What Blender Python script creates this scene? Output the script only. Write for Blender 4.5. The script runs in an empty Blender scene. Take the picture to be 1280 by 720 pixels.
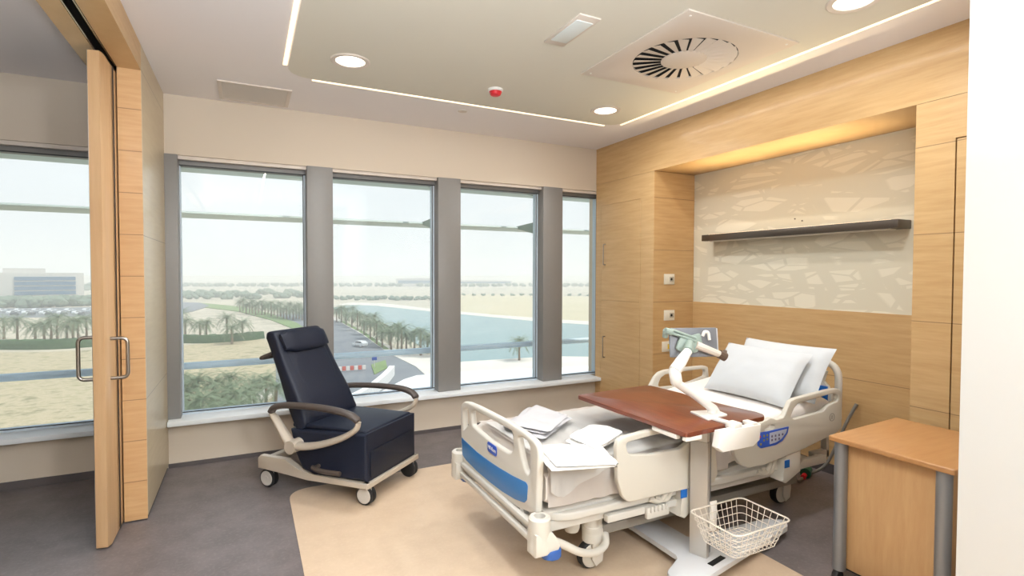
import bpy, bmesh, math, random
from mathutils import Vector, Matrix, noise
random.seed(7)
PI = math.pi
scene = bpy.context.scene
COL = scene.collection
R = math.radians

# ------------------------------------------------------------------ camera
HC = 1.45
YAW, PITCH, ROLL, FPX = R(26.624), R(-1.545), R(.139), 662.56
cf = Vector((math.sin(YAW)*math.cos(PITCH), math.cos(YAW)*math.cos(PITCH), math.sin(PITCH)))
r0 = Vector((math.cos(YAW), -math.sin(YAW), 0)); u0 = r0.cross(cf)
cr = r0*math.cos(ROLL)+u0*math.sin(ROLL); cu = -r0*math.sin(ROLL)+u0*math.cos(ROLL)
cam = bpy.data.cameras.new('camera'); camo = bpy.data.objects.new('camera', cam); COL.objects.link(camo)
cam.sensor_width = 36; cam.lens = FPX/1280*36; cam.clip_end = 5000; cam.clip_start = .05
camo.matrix_world = Matrix(((cr.x, cu.x, -cf.x, 0), (cr.y, cu.y, -cf.y, 0), (cr.z, cu.z, -cf.z, HC), (0, 0, 0, 1)))
scene.camera = camo
CP = Vector((0, 0, HC))
def ray(x, y): return cf+cr*((x-640)/FPX)-cu*((y-360)/FPX)
def onX(x, y, X): d = ray(x, y); return CP+d*(X/d.x)
def onY(x, y, Y): d = ray(x, y); return CP+d*(Y/d.y)
def onZ(x, y, z): d = ray(x, y); return CP+d*((z-HC)/d.z)

# ------------------------------------------------------------------ materials
def lin(c):
    return tuple((v/12.92 if v <= .04045 else ((v+.055)/1.055)**2.4) for v in [k/255 for k in c[:3]])+(1,)
def base_mat(name):
    m = bpy.data.materials.new(name); m.use_nodes = True
    nt = m.node_tree; b = nt.nodes['Principled BSDF']
    return m, nt, b
def N(nt, t, **k):
    n = nt.nodes.new(t)
    for a, v in k.items(): setattr(n, a, v)
    return n
def mat(name, c, rough=.5, metal=0, spec=.5, coat=0, var=0.0, vscale=30, bump=0, bscale=60, emit=None, es=0, sheen=0):
    m, nt, b = base_mat(name)
    col = lin(c)
    b.inputs['Base Color'].default_value = col
    b.inputs['Roughness'].default_value = rough
    b.inputs['Metallic'].default_value = metal
    b.inputs['Specular IOR Level'].default_value = spec
    b.inputs['Coat Weight'].default_value = coat
    b.inputs['Coat Roughness'].default_value = .1
    if sheen: b.inputs['Sheen Weight'].default_value = sheen
    if var or bump:
        tc = N(nt, 'ShaderNodeTexCoord')
        nz = N(nt, 'ShaderNodeTexNoise'); nz.inputs['Scale'].default_value = vscale; nz.inputs['Detail'].default_value = 4
        nt.links.new(tc.outputs['Object'], nz.inputs['Vector'])
        if var:
            mx = N(nt, 'ShaderNodeMix', data_type='RGBA')
            mx.inputs['A'].default_value = tuple(v*(1-var) for v in col[:3])+(1,)
            mx.inputs['B'].default_value = tuple(min(1, v*(1+var)) for v in col[:3])+(1,)
            nt.links.new(nz.outputs['Fac'], mx.inputs['Factor']); nt.links.new(mx.outputs['Result'], b.inputs['Base Color'])
        if bump:
            nb = N(nt, 'ShaderNodeTexNoise'); nb.inputs['Scale'].default_value = bscale; nb.inputs['Detail'].default_value = 3
            nt.links.new(tc.outputs['Object'], nb.inputs['Vector'])
            bp = N(nt, 'ShaderNodeBump'); bp.inputs['Strength'].default_value = bump; bp.inputs['Distance'].default_value = .01
            nt.links.new(nb.outputs['Fac'], bp.inputs['Height']); nt.links.new(bp.outputs['Normal'], b.inputs['Normal'])
    if emit:
        b.inputs['Emission Color'].default_value = lin(emit); b.inputs['Emission Strength'].default_value = es
    return m
def wood(name, c1, c2, grain=(2.2, 2.2, 26), seams=None, rough=.42, coat=.15):
    """veneer whose grain runs where the scale is small; seams=(period, offset) in world height"""
    m, nt, b = base_mat(name)
    geo = N(nt, 'ShaderNodeNewGeometry')
    mp = N(nt, 'ShaderNodeMapping'); mp.inputs['Scale'].default_value = grain
    nt.links.new(geo.outputs['Position'], mp.inputs['Vector'])
    nz = N(nt, 'ShaderNodeTexNoise'); nz.inputs['Scale'].default_value = 1.6; nz.inputs['Detail'].default_value = 7; nz.inputs['Roughness'].default_value = .62
    nt.links.new(mp.outputs['Vector'], nz.inputs['Vector'])
    ramp = N(nt, 'ShaderNodeValToRGB')
    ramp.color_ramp.elements[0].position = .32; ramp.color_ramp.elements[0].color = lin(c1)
    ramp.color_ramp.elements[1].position = .70; ramp.color_ramp.elements[1].color = lin(c2)
    nt.links.new(nz.outputs['Fac'], ramp.inputs['Fac'])
    out = ramp.outputs['Color']
    if seams:
        sp = N(nt, 'ShaderNodeSeparateXYZ'); nt.links.new(geo.outputs['Position'], sp.inputs['Vector'])
        a = N(nt, 'ShaderNodeMath', operation='SUBTRACT'); nt.links.new(sp.outputs['Z'], a.inputs[0]); a.inputs[1].default_value = seams[1]
        w = N(nt, 'ShaderNodeMath', operation='PINGPONG'); nt.links.new(a.outputs[0], w.inputs[0]); w.inputs[1].default_value = seams[0]/2
        l = N(nt, 'ShaderNodeMath', operation='LESS_THAN'); nt.links.new(w.outputs[0], l.inputs[0]); l.inputs[1].default_value = .0022
        mx = N(nt, 'ShaderNodeMix', data_type='RGBA'); nt.links.new(l.outputs[0], mx.inputs['Factor'])
        nt.links.new(out, mx.inputs['A']); mx.inputs['B'].default_value = tuple(v*.52 for v in lin(c1)[:3])+(1,)
        out = mx.outputs['Result']
    nt.links.new(out, b.inputs['Base Color'])
    b.inputs['Roughness'].default_value = rough; b.inputs['Coat Weight'].default_value = coat; b.inputs['Coat Roughness'].default_value = .12
    return m

M = {}
M['wall'] = mat('wall_paint', (210, 198, 182), .75, spec=.2, bump=.03, bscale=200)
M['white_wall'] = mat('white_wall_paint', (220, 221, 220), .7, spec=.2)
M['ceiling'] = mat('ceiling_paint', (238, 234, 234), .85, spec=.15)
M['tray'] = mat('ceiling_tray_paint', (219, 216, 204), .8, spec=.15)
M['wood'] = wood('maple_wall_veneer', (190, 154, 106), (205, 172, 124), seams=(.4767, .24))
M['wood_plain'] = wood('maple_plain_veneer', (190, 154, 106), (205, 172, 124))
M['wood_end'] = wood('maple_plank_veneer', (196, 154, 108), (210, 172, 126), seams=(.2384, .2384-.0))
M['wood_part'] = wood('maple_gloss_veneer', (190, 172, 140), (198, 182, 150), seams=(.95, .715), rough=.38, coat=.25)
M['wood_v'] = wood('maple_upright_veneer', (198, 160, 118), (210, 174, 132), grain=(22, 22, 1.6))
M['wood_cab'] = wood('bedside_cabinet_laminate', (188, 147, 101), (200, 162, 116), grain=(20, 20, 2.4), rough=.4)
M['wood_cabtop'] = wood('bedside_cabinet_top_laminate', (168, 120, 74), (180, 134, 86), grain=(3, 20, 20), rough=.35)
M['mullion'] = mat('grey_aluminium', (132, 130, 128), .45, metal=.15, spec=.4, var=.03)
M['gasket'] = mat('dark_gasket', (34, 38, 42), .6)
M['frame_blue'] = mat('pale_window_frame', (196, 210, 222), .45)
M['sill'] = mat('white_sill', (228, 234, 238), .35)
M['skirting'] = mat('dark_skirting', (84, 78, 78), .6)
M['steel'] = mat('brushed_steel', (170, 164, 156), .28, metal=1)
M['dark_bronze'] = mat('dark_bar_metal', (104, 98, 92), .35, metal=.8)
M['dark'] = mat('dark_void', (18, 18, 18), .9)
M['black_rubber'] = mat('black_rubber', (26, 26, 28), .6)
M['bed_plastic'] = mat('cream_bed_plastic', (210, 207, 199), .38, spec=.45)
M['bed_plastic2'] = mat('cream_bed_panel_plastic', (202, 198, 188), .42, spec=.45)
M['bed_metal'] = mat('cream_powder_coat', (204, 202, 196), .4, spec=.5)
M['bed_grey'] = mat('grey_bed_mechanism', (150, 146, 138), .5)
M['bed_dark'] = mat('dark_bed_underframe', (66, 64, 62), .6)
M['blue_panel'] = mat('blue_footboard_inlay', (46, 116, 180), .4)
M['blue'] = mat('bright_blue_plastic', (20, 96, 178), .4)
M['badge_blue'] = mat('badge_blue', (48, 88, 190), .4)
M['bumper_blue'] = mat('blue_bumper', (44, 88, 160), .45)
M['white_print'] = mat('white_print', (240, 242, 246), .5)
M['linen'] = mat('white_linen', (243, 242, 240), .85, spec=.15, bump=.25, bscale=14, sheen=.2)
M['sheet'] = mat('cream_sheet', (236, 230, 225), .85, spec=.15, bump=.3, bscale=10)
M['gown'] = mat('pale_grey_folded_cotton', (192, 192, 196), .85, spec=.15, bump=.35, bscale=22)
M['pillow'] = mat('pillow_cover', (204, 209, 214), .75, spec=.2, bump=.2, bscale=9)
M['white_plastic'] = mat('white_plastic', (236, 234, 230), .35)
M['table_top'] = wood('cherry_laminate', (98, 46, 27), (117, 58, 35), grain=(26, 3, 26), rough=.3, coat=.3)
M['table_edge'] = mat('cherry_edge', (118, 48, 28), .35)
M['silver'] = mat('silver_column', (200, 196, 190), .36, metal=.55)
M['grey_paint'] = mat('grey_tube_paint', (138, 140, 144), .35, metal=.5)
M['base_white'] = mat('pale_grey_powder_coat', (212, 214, 218), .4)
M['wire'] = mat('white_wire', (226, 220, 210), .4)
M['tablet'] = mat('grey_tablet_back', (118, 120, 126), .4)
M['tablet_edge'] = mat('light_tablet_edge', (190, 192, 198), .35)
M['bracket'] = mat('sage_bracket', (142, 158, 150), .45)
M['screen'] = mat('tablet_glass', (16, 18, 22), .1)
M['chair_fabric'] = mat('navy_black_vinyl', (20, 27, 44), .48, spec=.35, bump=.12, bscale=120)
M['chair_fabric2'] = mat('navy_black_vinyl_front', (18, 25, 40), .48, spec=.35, bump=.12, bscale=120)
M['chair_arm'] = mat('dark_brown_arm_pad', (72, 64, 60), .45)
M['chair_frame'] = mat('champagne_frame', (192, 182, 168), .4, metal=.15)
M['wheel'] = mat('pale_wheel_disc', (200, 196, 190), .4)
M['outlet'] = mat('outlet_plate', (232, 228, 214), .4)
M['outlet_in'] = mat('outlet_insert', (180, 176, 164), .4)
M['yellow'] = mat('yellow_plug', (226, 190, 40), .4)
M['red'] = mat('red_detector', (214, 44, 56), .4)
M['green_plug'] = mat('green_plug', (20, 96, 70), .4)
M['cable'] = mat('grey_cable', (130, 128, 122), .5)
M['lamp'] = mat('lamp_glow', (255, 250, 238), .5, emit=(255, 246, 228), es=2.6)
M['strip'] = mat('strip_glow', (255, 236, 210), .5, emit=(255, 228, 190), es=1.5)
M['diffuser'] = mat('frosted_light_cover', (222, 230, 230), .3)
M['vent_white'] = mat('vent_white', (216, 206, 196), .5)
M['shade_metal'] = mat('pale_green_grey_metal', (206, 218, 216), .5)
M['grille'] = mat('grille_grey', (206, 198, 188), .6)

def wallpaper():
    m, nt, b = base_mat('abstract_wallpaper')
    geo = N(nt, 'ShaderNodeNewGeometry')
    prev = None
    for k, (sy, sz, rot, t) in enumerate(((2.0, 7.5, .25, .10), (1.2, 4.4, -.45, .05), (3.0, 8.5, -.15, .04))):
        mp = N(nt, 'ShaderNodeMapping'); mp.vector_type = 'POINT'
        mp.inputs['Rotation'].default_value = (rot, 0, 0); mp.inputs['Scale'].default_value = (0, sy, sz)
        mp.inputs['Location'].default_value = (0, k*3.3, k*1.7)
        nt.links.new(geo.outputs['Position'], mp.inputs['Vector'])
        v = N(nt, 'ShaderNodeTexVoronoi', feature='DISTANCE_TO_EDGE'); v.inputs['Scale'].default_value = 1.0; v.inputs['Randomness'].default_value = 1
        nt.links.new(mp.outputs['Vector'], v.inputs['Vector'])
        l = N(nt, 'ShaderNodeMapRange'); l.inputs['From Min'].default_value = t*.85; l.inputs['From Max'].default_value = t*1.15
        l.inputs['To Min'].default_value = 1; l.inputs['To Max'].default_value = 0
        nt.links.new(v.outputs['Distance'], l.inputs['Value'])
        if prev is None: prev = l.outputs[0]
        else:
            a = N(nt, 'ShaderNodeMath', operation='MAXIMUM'); nt.links.new(prev, a.inputs[0]); nt.links.new(l.outputs[0], a.inputs[1]); prev = a.outputs[0]
    mx = N(nt, 'ShaderNodeMix', data_type='RGBA'); nt.links.new(prev, mx.inputs['Factor'])
    mx.inputs['A'].default_value = lin((230, 225, 207)); mx.inputs['B'].default_value = lin((216, 211, 192))
    nt.links.new(mx.outputs['Result'], b.inputs['Base Color']); b.inputs['Roughness'].default_value = .6
    return m
M['wallpaper'] = wallpaper()

def floor_mat(name, c1, c2, c3, rough):
    m, nt, b = base_mat(name)
    geo = N(nt, 'ShaderNodeNewGeometry')
    n1 = N(nt, 'ShaderNodeTexNoise'); n1.inputs['Scale'].default_value = 6; n1.inputs['Detail'].default_value = 8; n1.inputs['Roughness'].default_value = .65
    n2 = N(nt, 'ShaderNodeTexNoise'); n2.inputs['Scale'].default_value = 60; n2.inputs['Detail'].default_value = 3
    nt.links.new(geo.outputs['Position'], n1.inputs['Vector']); nt.links.new(geo.outputs['Position'], n2.inputs['Vector'])
    ramp = N(nt, 'ShaderNodeValToRGB'); ramp.color_ramp.elements[0].position = .35; ramp.color_ramp.elements[1].position = .68
    ramp.color_ramp.elements[0].color = lin(c1); ramp.color_ramp.elements[1].color = lin(c2)
    nt.links.new(n1.outputs['Fac'], ramp.inputs['Fac'])
    mx = N(nt, 'ShaderNodeMix', data_type='RGBA'); mx.inputs['B'].default_value = lin(c3)
    mr = N(nt, 'ShaderNodeMapRange'); mr.inputs['From Min'].default_value = .5; mr.inputs['From Max'].default_value = .8; mr.inputs['To Max'].default_value = .5
    nt.links.new(n2.outputs['Fac'], mr.inputs['Value']); nt.links.new(mr.outputs[0], mx.inputs['Factor'])
    nt.links.new(ramp.outputs['Color'], mx.inputs['A']); nt.links.new(mx.outputs['Result'], b.inputs['Base Color'])
    b.inputs['Roughness'].default_value = rough; b.inputs['Specular IOR Level'].default_value = .4
    return m
M['floor'] = floor_mat('mottled_grey_vinyl', (100, 93, 93), (118, 110, 110), (136, 128, 127), .42)
M['tan'] = floor_mat('tan_vinyl', (200, 177, 152), (209, 187, 162), (214, 194, 172), .42)

def glass_mat():
    m = bpy.data.materials.new('window_glass'); m.use_nodes = True; nt = m.node_tree; nt.nodes.clear()
    o = N(nt, 'ShaderNodeOutputMaterial'); mx = N(nt, 'ShaderNodeMixShader'); t = N(nt, 'ShaderNodeBsdfTransparent'); g = N(nt, 'ShaderNodeBsdfGlossy')
    t.inputs['Color'].default_value = (.97, .985, .985, 1); g.inputs['Roughness'].default_value = .01
    fr = N(nt, 'ShaderNodeFresnel'); fr.inputs['IOR'].default_value = 1.35
    nt.links.new(fr.outputs[0], mx.inputs[0]); nt.links.new(t.outputs[0], mx.inputs[1]); nt.links.new(g.outputs[0], mx.inputs[2]); nt.links.new(mx.outputs[0], o.inputs[0])
    return m
M['glass'] = glass_mat()

# ------------------------------------------------------------------ mesh helpers
def newbm(): return bmesh.new()
def box(bm, x0, x1, y0, y1, z0, z1, bev=0, seg=2, mtx=None):
    r = bmesh.ops.create_cube(bm, size=1)
    vs = r['verts']
    for v in vs: v.co = Vector(((x0+x1)/2+v.co.x*(x1-x0), (y0+y1)/2+v.co.y*(y1-y0), (z0+z1)/2+v.co.z*(z1-z0)))
    if bev:
        es = list({e for v in vs for e in v.link_edges})
        rr = bmesh.ops.bevel(bm, geom=es, offset=bev, segments=seg, profile=.5, affect='EDGES')
        vs = list({v for f in rr['faces'] for v in f.verts} | {v for v in vs if v.is_valid})
    if mtx is not None:
        for v in vs: v.co = mtx @ v.co
    return vs
def frame_of(t):
    t = t.normalized(); a = Vector((0, 0, 1)) if abs(t.z) < .9 else Vector((1, 0, 0))
    x = a.cross(t).normalized(); return x, t.cross(x)
def tube(bm, pts, r, n=10, closed=False, caps=True, flat=1.0, up=None):
    pts = [Vector(p) for p in pts]; L = len(pts)
    rad = r if isinstance(r, (list, tuple)) else [r]*L
    tang = []
    for i in range(L):
        a = pts[(i-1) % L] if (closed or i > 0) else pts[i]; b = pts[(i+1) % L] if (closed or i < L-1) else pts[i]
        tang.append((b-a).normalized())
    x, y = frame_of(tang[0])
    if up is not None: x = Vector(up).cross(tang[0]).normalized(); y = tang[0].cross(x)
    rings = []
    for i in range(L):
        t = tang[i]
        x = (x-t*x.dot(t)).normalized(); y = t.cross(x)
        rings.append([bm.verts.new(pts[i]+x*(math.cos(2*PI*k/n)*rad[i])+y*(math.sin(2*PI*k/n)*rad[i]*flat)) for k in range(n)])
    for i in range(L if closed else L-1):
        A = rings[i]; B = rings[(i+1) % L]
        for k in range(n): bm.faces.new((A[k], A[(k+1) % n], B[(k+1) % n], B[k]))
    if not closed and caps:
        bm.faces.new(rings[0][::-1]); bm.faces.new(rings[-1])
def fillet(pts, r, k=5, closed=False):
    pts = [Vector(p) for p in pts]; out = []; L = len(pts)
    for i, p in enumerate(pts):
        if not closed and i in (0, L-1): out.append(p); continue
        a = pts[i-1]; b = pts[(i+1) % L]
        da = (a-p); db = (b-p); rr = min(r, da.length*.48, db.length*.48)
        s = p+da.normalized()*rr; e = p+db.normalized()*rr
        for j in range(k+1):
            t = j/k; out.append(s*(1-t)**2+p*(2*t*(1-t))+e*t**2)
    return out
def crom(pts, k=6):
    pts = [Vector(p) for p in pts]; q = [pts[0]*2-pts[1]]+pts+[pts[-1]*2-pts[-2]]; out = []
    for i in range(1, len(q)-2):
        for j in range(k):
            t = j/k; a, b, c, d = q[i-1], q[i], q[i+1], q[i+2]
            out.append(.5*((2*b)+(c-a)*t+(2*a-5*b+4*c-d)*t*t+(3*b-a-3*c+d)*t**3))
    out.append(pts[-1]); return out
def lathe(bm, prof, c, axis=(0, 0, 1), n=24):
    c = Vector(c); ax = Vector(axis).normalized(); x, y = frame_of(ax); rings = []
    for r, h in prof:
        if r < 1e-6: rings.append([bm.verts.new(c+ax*h)])
        else: rings.append([bm.verts.new(c+ax*h+x*(r*math.cos(2*PI*k/n))+y*(r*math.sin(2*PI*k/n))) for k in range(n)])
    for A, B in zip(rings, rings[1:]):
        for k in range(n):
            a0, a1 = A[k % len(A)], A[(k+1) % len(A)]; b0, b1 = B[k % len(B)], B[(k+1) % len(B)]
            f = [v for i, v in enumerate((a0, a1, b1, b0)) if v not in (a0, a1, b1, b0)[:i]]
            if len(f) > 2: bm.faces.new(f)
def cyl(bm, c, r, h, axis=(0, 0, 1), n=24, bev=0):
    lathe(bm, [(0, 0), (r-bev, 0), (r, bev), (r, h-bev), (r-bev, h), (0, h)] if bev else [(0, 0), (r, 0), (r, h), (0, h)], c, axis, n)
def prism(bm, poly, z0, z1, f=lambda a, b, c: Vector((a, b, c)), bev=0, seg=2):
    A = [bm.verts.new(f(a, b, z0)) for a, b in poly]; B = [bm.verts.new(f(a, b, z1)) for a, b in poly]; n = len(poly)
    fs = [bm.faces.new(A[::-1]), bm.faces.new(B)]+[bm.faces.new((A[i], A[(i+1) % n], B[(i+1) % n], B[i])) for i in range(n)]
    if bev:
        es = list({e for fc in fs[:2] for e in fc.edges})
        bmesh.ops.bevel(bm, geom=es, offset=bev, segments=seg, profile=.5, affect='EDGES')
def grid(bm, fn, nu, nv, closed_u=False):
    V = [[bm.verts.new(fn(i/nu, j/nv)) for j in range(nv+1)] for i in range(nu if closed_u else nu+1)]
    for i in range(nu):
        for j in range(nv):
            A = V[i]; B = V[(i+1) % len(V)]
            bm.faces.new((A[j], B[j], B[j+1], A[j+1]))
    return V
WM = {}
def tagit(o, label=None, cat=None, group=None, kind=None):
    if label: o['label'] = label
    if cat: o['category'] = cat
    if group: o['group'] = group
    if kind: o['kind'] = kind
    return o
def thing(name, label, cat, loc=(0, 0, 0), rz=0, group=None):
    o = bpy.data.objects.new(name, None); COL.objects.link(o); o.empty_display_size = .1
    o.location = loc; o.rotation_euler = (0, 0, rz)
    WM[o.name] = Matrix.Translation(loc) @ Matrix.Rotation(rz, 4, 'Z')
    return tagit(o, label, cat, group)
def obj(name, bm, m, parent=None, local=False, smooth=35, label=None):
    """one mesh object; world coordinates are taken over into the parent's frame unless local"""
    bmesh.ops.recalc_face_normals(bm, faces=bm.faces[:])
    me = bpy.data.meshes.new(name); 
    W = WM.get(parent.name, Matrix()) if parent else Matrix()
    if parent and not local: bmesh.ops.transform(bm, matrix=W.inverted(), verts=bm.verts[:])
    bm.to_mesh(me); bm.free()
    for mm in (m if isinstance(m, (list, tuple)) else [m]): me.materials.append(mm)
    if smooth:
        me.polygons.foreach_set('use_smooth', [True]*len(me.polygons)); me.set_sharp_from_angle(angle=R(smooth))
    o = bpy.data.objects.new(name, me); COL.objects.link(o)
    if parent: o.parent = parent
    WM[o.name] = W
    if label: o['label'] = label
    return o
def own(name, bm, m, label, cat, group=None, smooth=35, kind=None):
    """a thing that is one mesh, with its origin at its base"""
    mn = Vector([min(v.co[i] for v in bm.verts) for i in range(3)]); mx = Vector([max(v.co[i] for v in bm.verts) for i in range(3)])
    c = Vector(((mn.x+mx.x)/2, (mn.y+mx.y)/2, mn.z))
    for v in bm.verts: v.co -= c
    o = obj(name, bm, m, smooth=smooth); o.location = c; WM[o.name] = Matrix.Translation(c)
    return tagit(o, label, cat, group, kind)
def struct(name, bm, m, smooth=0):
    o = obj(name, bm, m, smooth=smooth); o['kind'] = 'structure'; return o
def plate_bm(loops, thick, bev, O, ex, ey):
    """filled outline with holes, given thickness and rounded rims"""
    cu_ = bpy.data.curves.new('outline', 'CURVE'); cu_.dimensions = '2D'; cu_.fill_mode = 'BOTH'
    for lp in loops:
        s = cu_.splines.new('POLY'); s.points.add(len(lp)-1); s.use_cyclic_u = True
        for p, q in zip(s.points, lp): p.co = (q[0], q[1], 0, 1)
    cu_.extrude = max(thick/2-bev, 1e-4); cu_.bevel_depth = bev; cu_.bevel_resolution = 2; cu_.offset = -bev
    o = bpy.data.objects.new('outline', cu_); COL.objects.link(o)
    me = o.to_mesh(); bm = newbm(); bm.from_mesh(me); o.to_mesh_clear()
    bpy.data.objects.remove(o); bpy.data.curves.remove(cu_)
    bmesh.ops.remove_doubles(bm, verts=bm.verts[:], dist=1e-5)
    ex = Vector(ex); ey = Vector(ey); n = ex.cross(ey); O = Vector(O)
    for v in bm.verts: v.co = O+ex*v.co.x+ey*v.co.y+n*v.co.z
    return bm
def rounded(poly, r, k=4):
    return [(p.x, p.y) for p in fillet([Vector((a, b, 0)) for a, b in poly], r, k, True)]
def text_bm(s, size, O, ex, ey, thick=.0006):
    c = bpy.data.curves.new('lettering', 'FONT'); c.body = s; c.size = size; c.align_x = 'CENTER'; c.align_y = 'CENTER'; c.extrude = thick
    o = bpy.data.objects.new('lettering', c); COL.objects.link(o)
    me = o.to_mesh(); bm = newbm(); bm.from_mesh(me); o.to_mesh_clear(); bpy.data.objects.remove(o); bpy.data.curves.remove(c)
    ex = Vector(ex); ey = Vector(ey); n = ex.cross(ey); O = Vector(O)
    for v in bm.verts: v.co = O+ex*v.co.x+ey*v.co.y+n*v.co.z
    return bm
def copy_tree(o, parent=None):
    c = o.copy(); COL.objects.link(c); c.parent = parent
    for ch in list(o.children): copy_tree(ch, c)
    return c

# ------------------------------------------------------------------ room shell
YW, XR, H, XN = 4.627, 3.312, 2.758, 3.805      # window wall, headwall face, ceiling, niche back
XL, YB = -4.6, -2.2
b = newbm(); box(b, XL-.2, 4.1, YB-.2, YW+.25, -.2, 0); struct('floor', b, M['floor'])
b = newbm(); poly = rounded([(.235, -.4), (2.38, -.4), (2.38, 3.79), (.235, 3.79)], .16, 8); prism(b, poly, 0, .0015); struct('trim_1', b, M['tan'])
b = newbm(); box(b, XL-.2, 4.1, YB-.2, YW+.25, H, H+.2); struct('ceiling', b, M['ceiling'])
# the ceiling tray: a slightly lower middle field with a rounded corner
b = newbm(); poly = rounded([(.25, -2.2), (2.93, -2.2), (2.93, 3.82), (.25, 3.82)], .17, 8); prism(b, poly, H-.004, H+.001); struct('trim_2', b, M['tray'])
# window wall: sill wall, bulkhead, end piers
SZ = .365
b = newbm(); box(b, XL, 4.0, YW, YW+.25, 0, SZ-.03); box(b, XL, 4.0, YW, YW+.25, 2.322, H)
struct('wall_front', b, M['wall'])
b = newbm(); box(b, XL, -.645, YW-.11, YW+.25, SZ-.035, SZ, .004); box(b, -.524, XR-.001, YW-.11, YW+.25, SZ-.035, SZ, .004); struct('trim_3', b, M['sill'], 35)
b = newbm(); box(b, XL, -.64, YW-.012, YW, 0, .055); box(b, -.528, XR, YW-.012, YW, 0, .03); struct('baseboard_front', b, M['skirting'])
b = newbm(); box(b, XL-.2, XL, YB, YW+.25, 0, H); struct('wall_left', b, M['wall'])
b = newbm(); box(b, XL, 1.75, YB-.2, YB, 0, H); struct('wall_back', b, M['wall'])
# the near white wall end on the right
b = newbm(); box(b, 1.765, 4.0, YB, .75, 0, H, .004); struct('wall_near', b, M['white_wall'], 35)
# windows
GY = YW+.115
mull = [(-.70, -.445), (.446, .648), (1.561, 1.778), (2.659, 2.885)]
left_mull = [(-.86, -.70), (-1.95, -1.74), (-3.05, -2.84), (-4.15, -3.94)]
def mullion(x0, x1):
    b = newbm(); box(b, x0, x1, YW-.02, YW+.19, SZ, 2.322, .004); return b
wins = [(-.445, .446), (.648, 1.561), (1.778, 2.659), (2.885, 3.40), (-1.74, -.86), (-2.84, -1.95), (-3.94, -3.05)]
for i, (x0, x1) in enumerate(wins):
    b = newbm(); f = .012
    # thin frame: bottom, top double rail and side strips
    box(b, x0, x1, GY-.02, GY+.05, SZ, SZ+.018)
    box(b, x1-.018, x1, GY-.02, GY+.05, SZ+.018, 2.26); box(b, x0, x0+.006, GY-.02, GY+.05, SZ+.018, 2.26)
    w = struct('window_%d' % (i+1), b, M['frame_blue'])
    b = newbm(); box(b, x0, x1, GY-.022, GY-.019, SZ+.016, SZ+.023); box(b, x0, x1, GY-.034, GY-.0305, 2.258, 2.266); box(b, x1-.022, x1-.017, GY-.024, GY-.0201, SZ+.02, 2.26)
    obj('gasket', b, M['gasket'], w, smooth=0)
    b = newbm(); box(b, x0, x1, GY-.03, GY+.05, 2.26, 2.322); obj('head_rail', b, M['mullion'], w, smooth=0)
    b = newbm(); box(b, x0, x1, GY+.002, GY+.008, SZ+.018, 2.26); obj('pane', b, M['glass'], w, smooth=0)
    b = newbm(); box(b, x0, x1, YW+.02, YW+.06, 2.296, 2.322); obj('blind_track', b, M['vent_white'], w, smooth=0)
for k, (x0, x1) in enumerate(mull+left_mull): struct('trim_%d' % (4+k), mullion(x0, x1), M['mullion'], 35)
b = newbm(); box(b, 3.40, 4.0, YW, YW+.25, SZ, 2.322); struct('wall_front_end', b, M['wall'])

# partition with wood veneer and the header over the sliding door
PY = 3.70
b = newbm(); box(b, -.642, -.528, PY+.004, YW, .03, H); obj_p = struct('wall_partition', b, M['wood_part'])
b = newbm(); box(b, -.642, -.530, PY, PY+.004, .012, 2.61); e = obj('end_panel', b, M['wood_end'], obj_p, smooth=0)
b = newbm(); box(b, -.640, -.535, PY+.01, YW-.01, 0, .03); obj('plinth', b, M['skirting'], obj_p, smooth=0)
b = newbm()
box(b, -.642, -.528, YB, PY, 2.61, H); box(b, -.79, -.70, YB, YW, 2.61, H); box(b, -.70, -.642, YB, YW, 2.69, H)
hd = struct('wall_header', b, M['wood_plain'])
b = newbm(); box(b, -.698, -.692, YB, YW-.02, 2.612, 2.69); box(b, -.652, -.646, YB, PY, 2.612, 2.69); obj('track_rail', b, M['steel'], hd, smooth=0)
b = newbm(); box(b, -.69, -.654, YB, YW-.02, 2.672, 2.69); obj('track_channel', b, M['dark'], hd, smooth=0)

# sliding door leaf
t = thing('sliding_door', 'tall maple sliding door leaf seen edge on beside the wood partition, with bar handles', 'door', (-.68, 3.4, 0))
b = newbm(); prism(b, [(-.712, 3.405), (-.662, 3.395), (-.650, 3.43), (-.650, 4.50), (-.712, 4.50)], .012, 2.585, bev=.002)
obj('door_leaf', b, M['wood_v'], t)
b = newbm(); box(b, -.7155, -.7122, 3.41, 4.49, .012, 2.585); obj('edge_strip', b, M['steel'], t, smooth=0)
for s, X in ((-1, -.712), (1, -.650)):
    b = newbm(); X2 = X+s*.075
    z0, z1 = (.888, 1.11) if s < 0 else (.888, 1.10)
    tube(b, fillet([(X, 3.47, z0), (X2, 3.47, z0), (X2, 3.47, z1), (X, 3.47, z1)], .03, 6), .0095, 12)
    obj('handle', b, M['steel'], t, label='bent steel bar handle')
b = newbm(); box(b, -.6455, -.6425, 3.60, 3.62, .02, 2.58); obj('brush_seal', b, M['black_rubber'], t, smooth=0)

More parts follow.
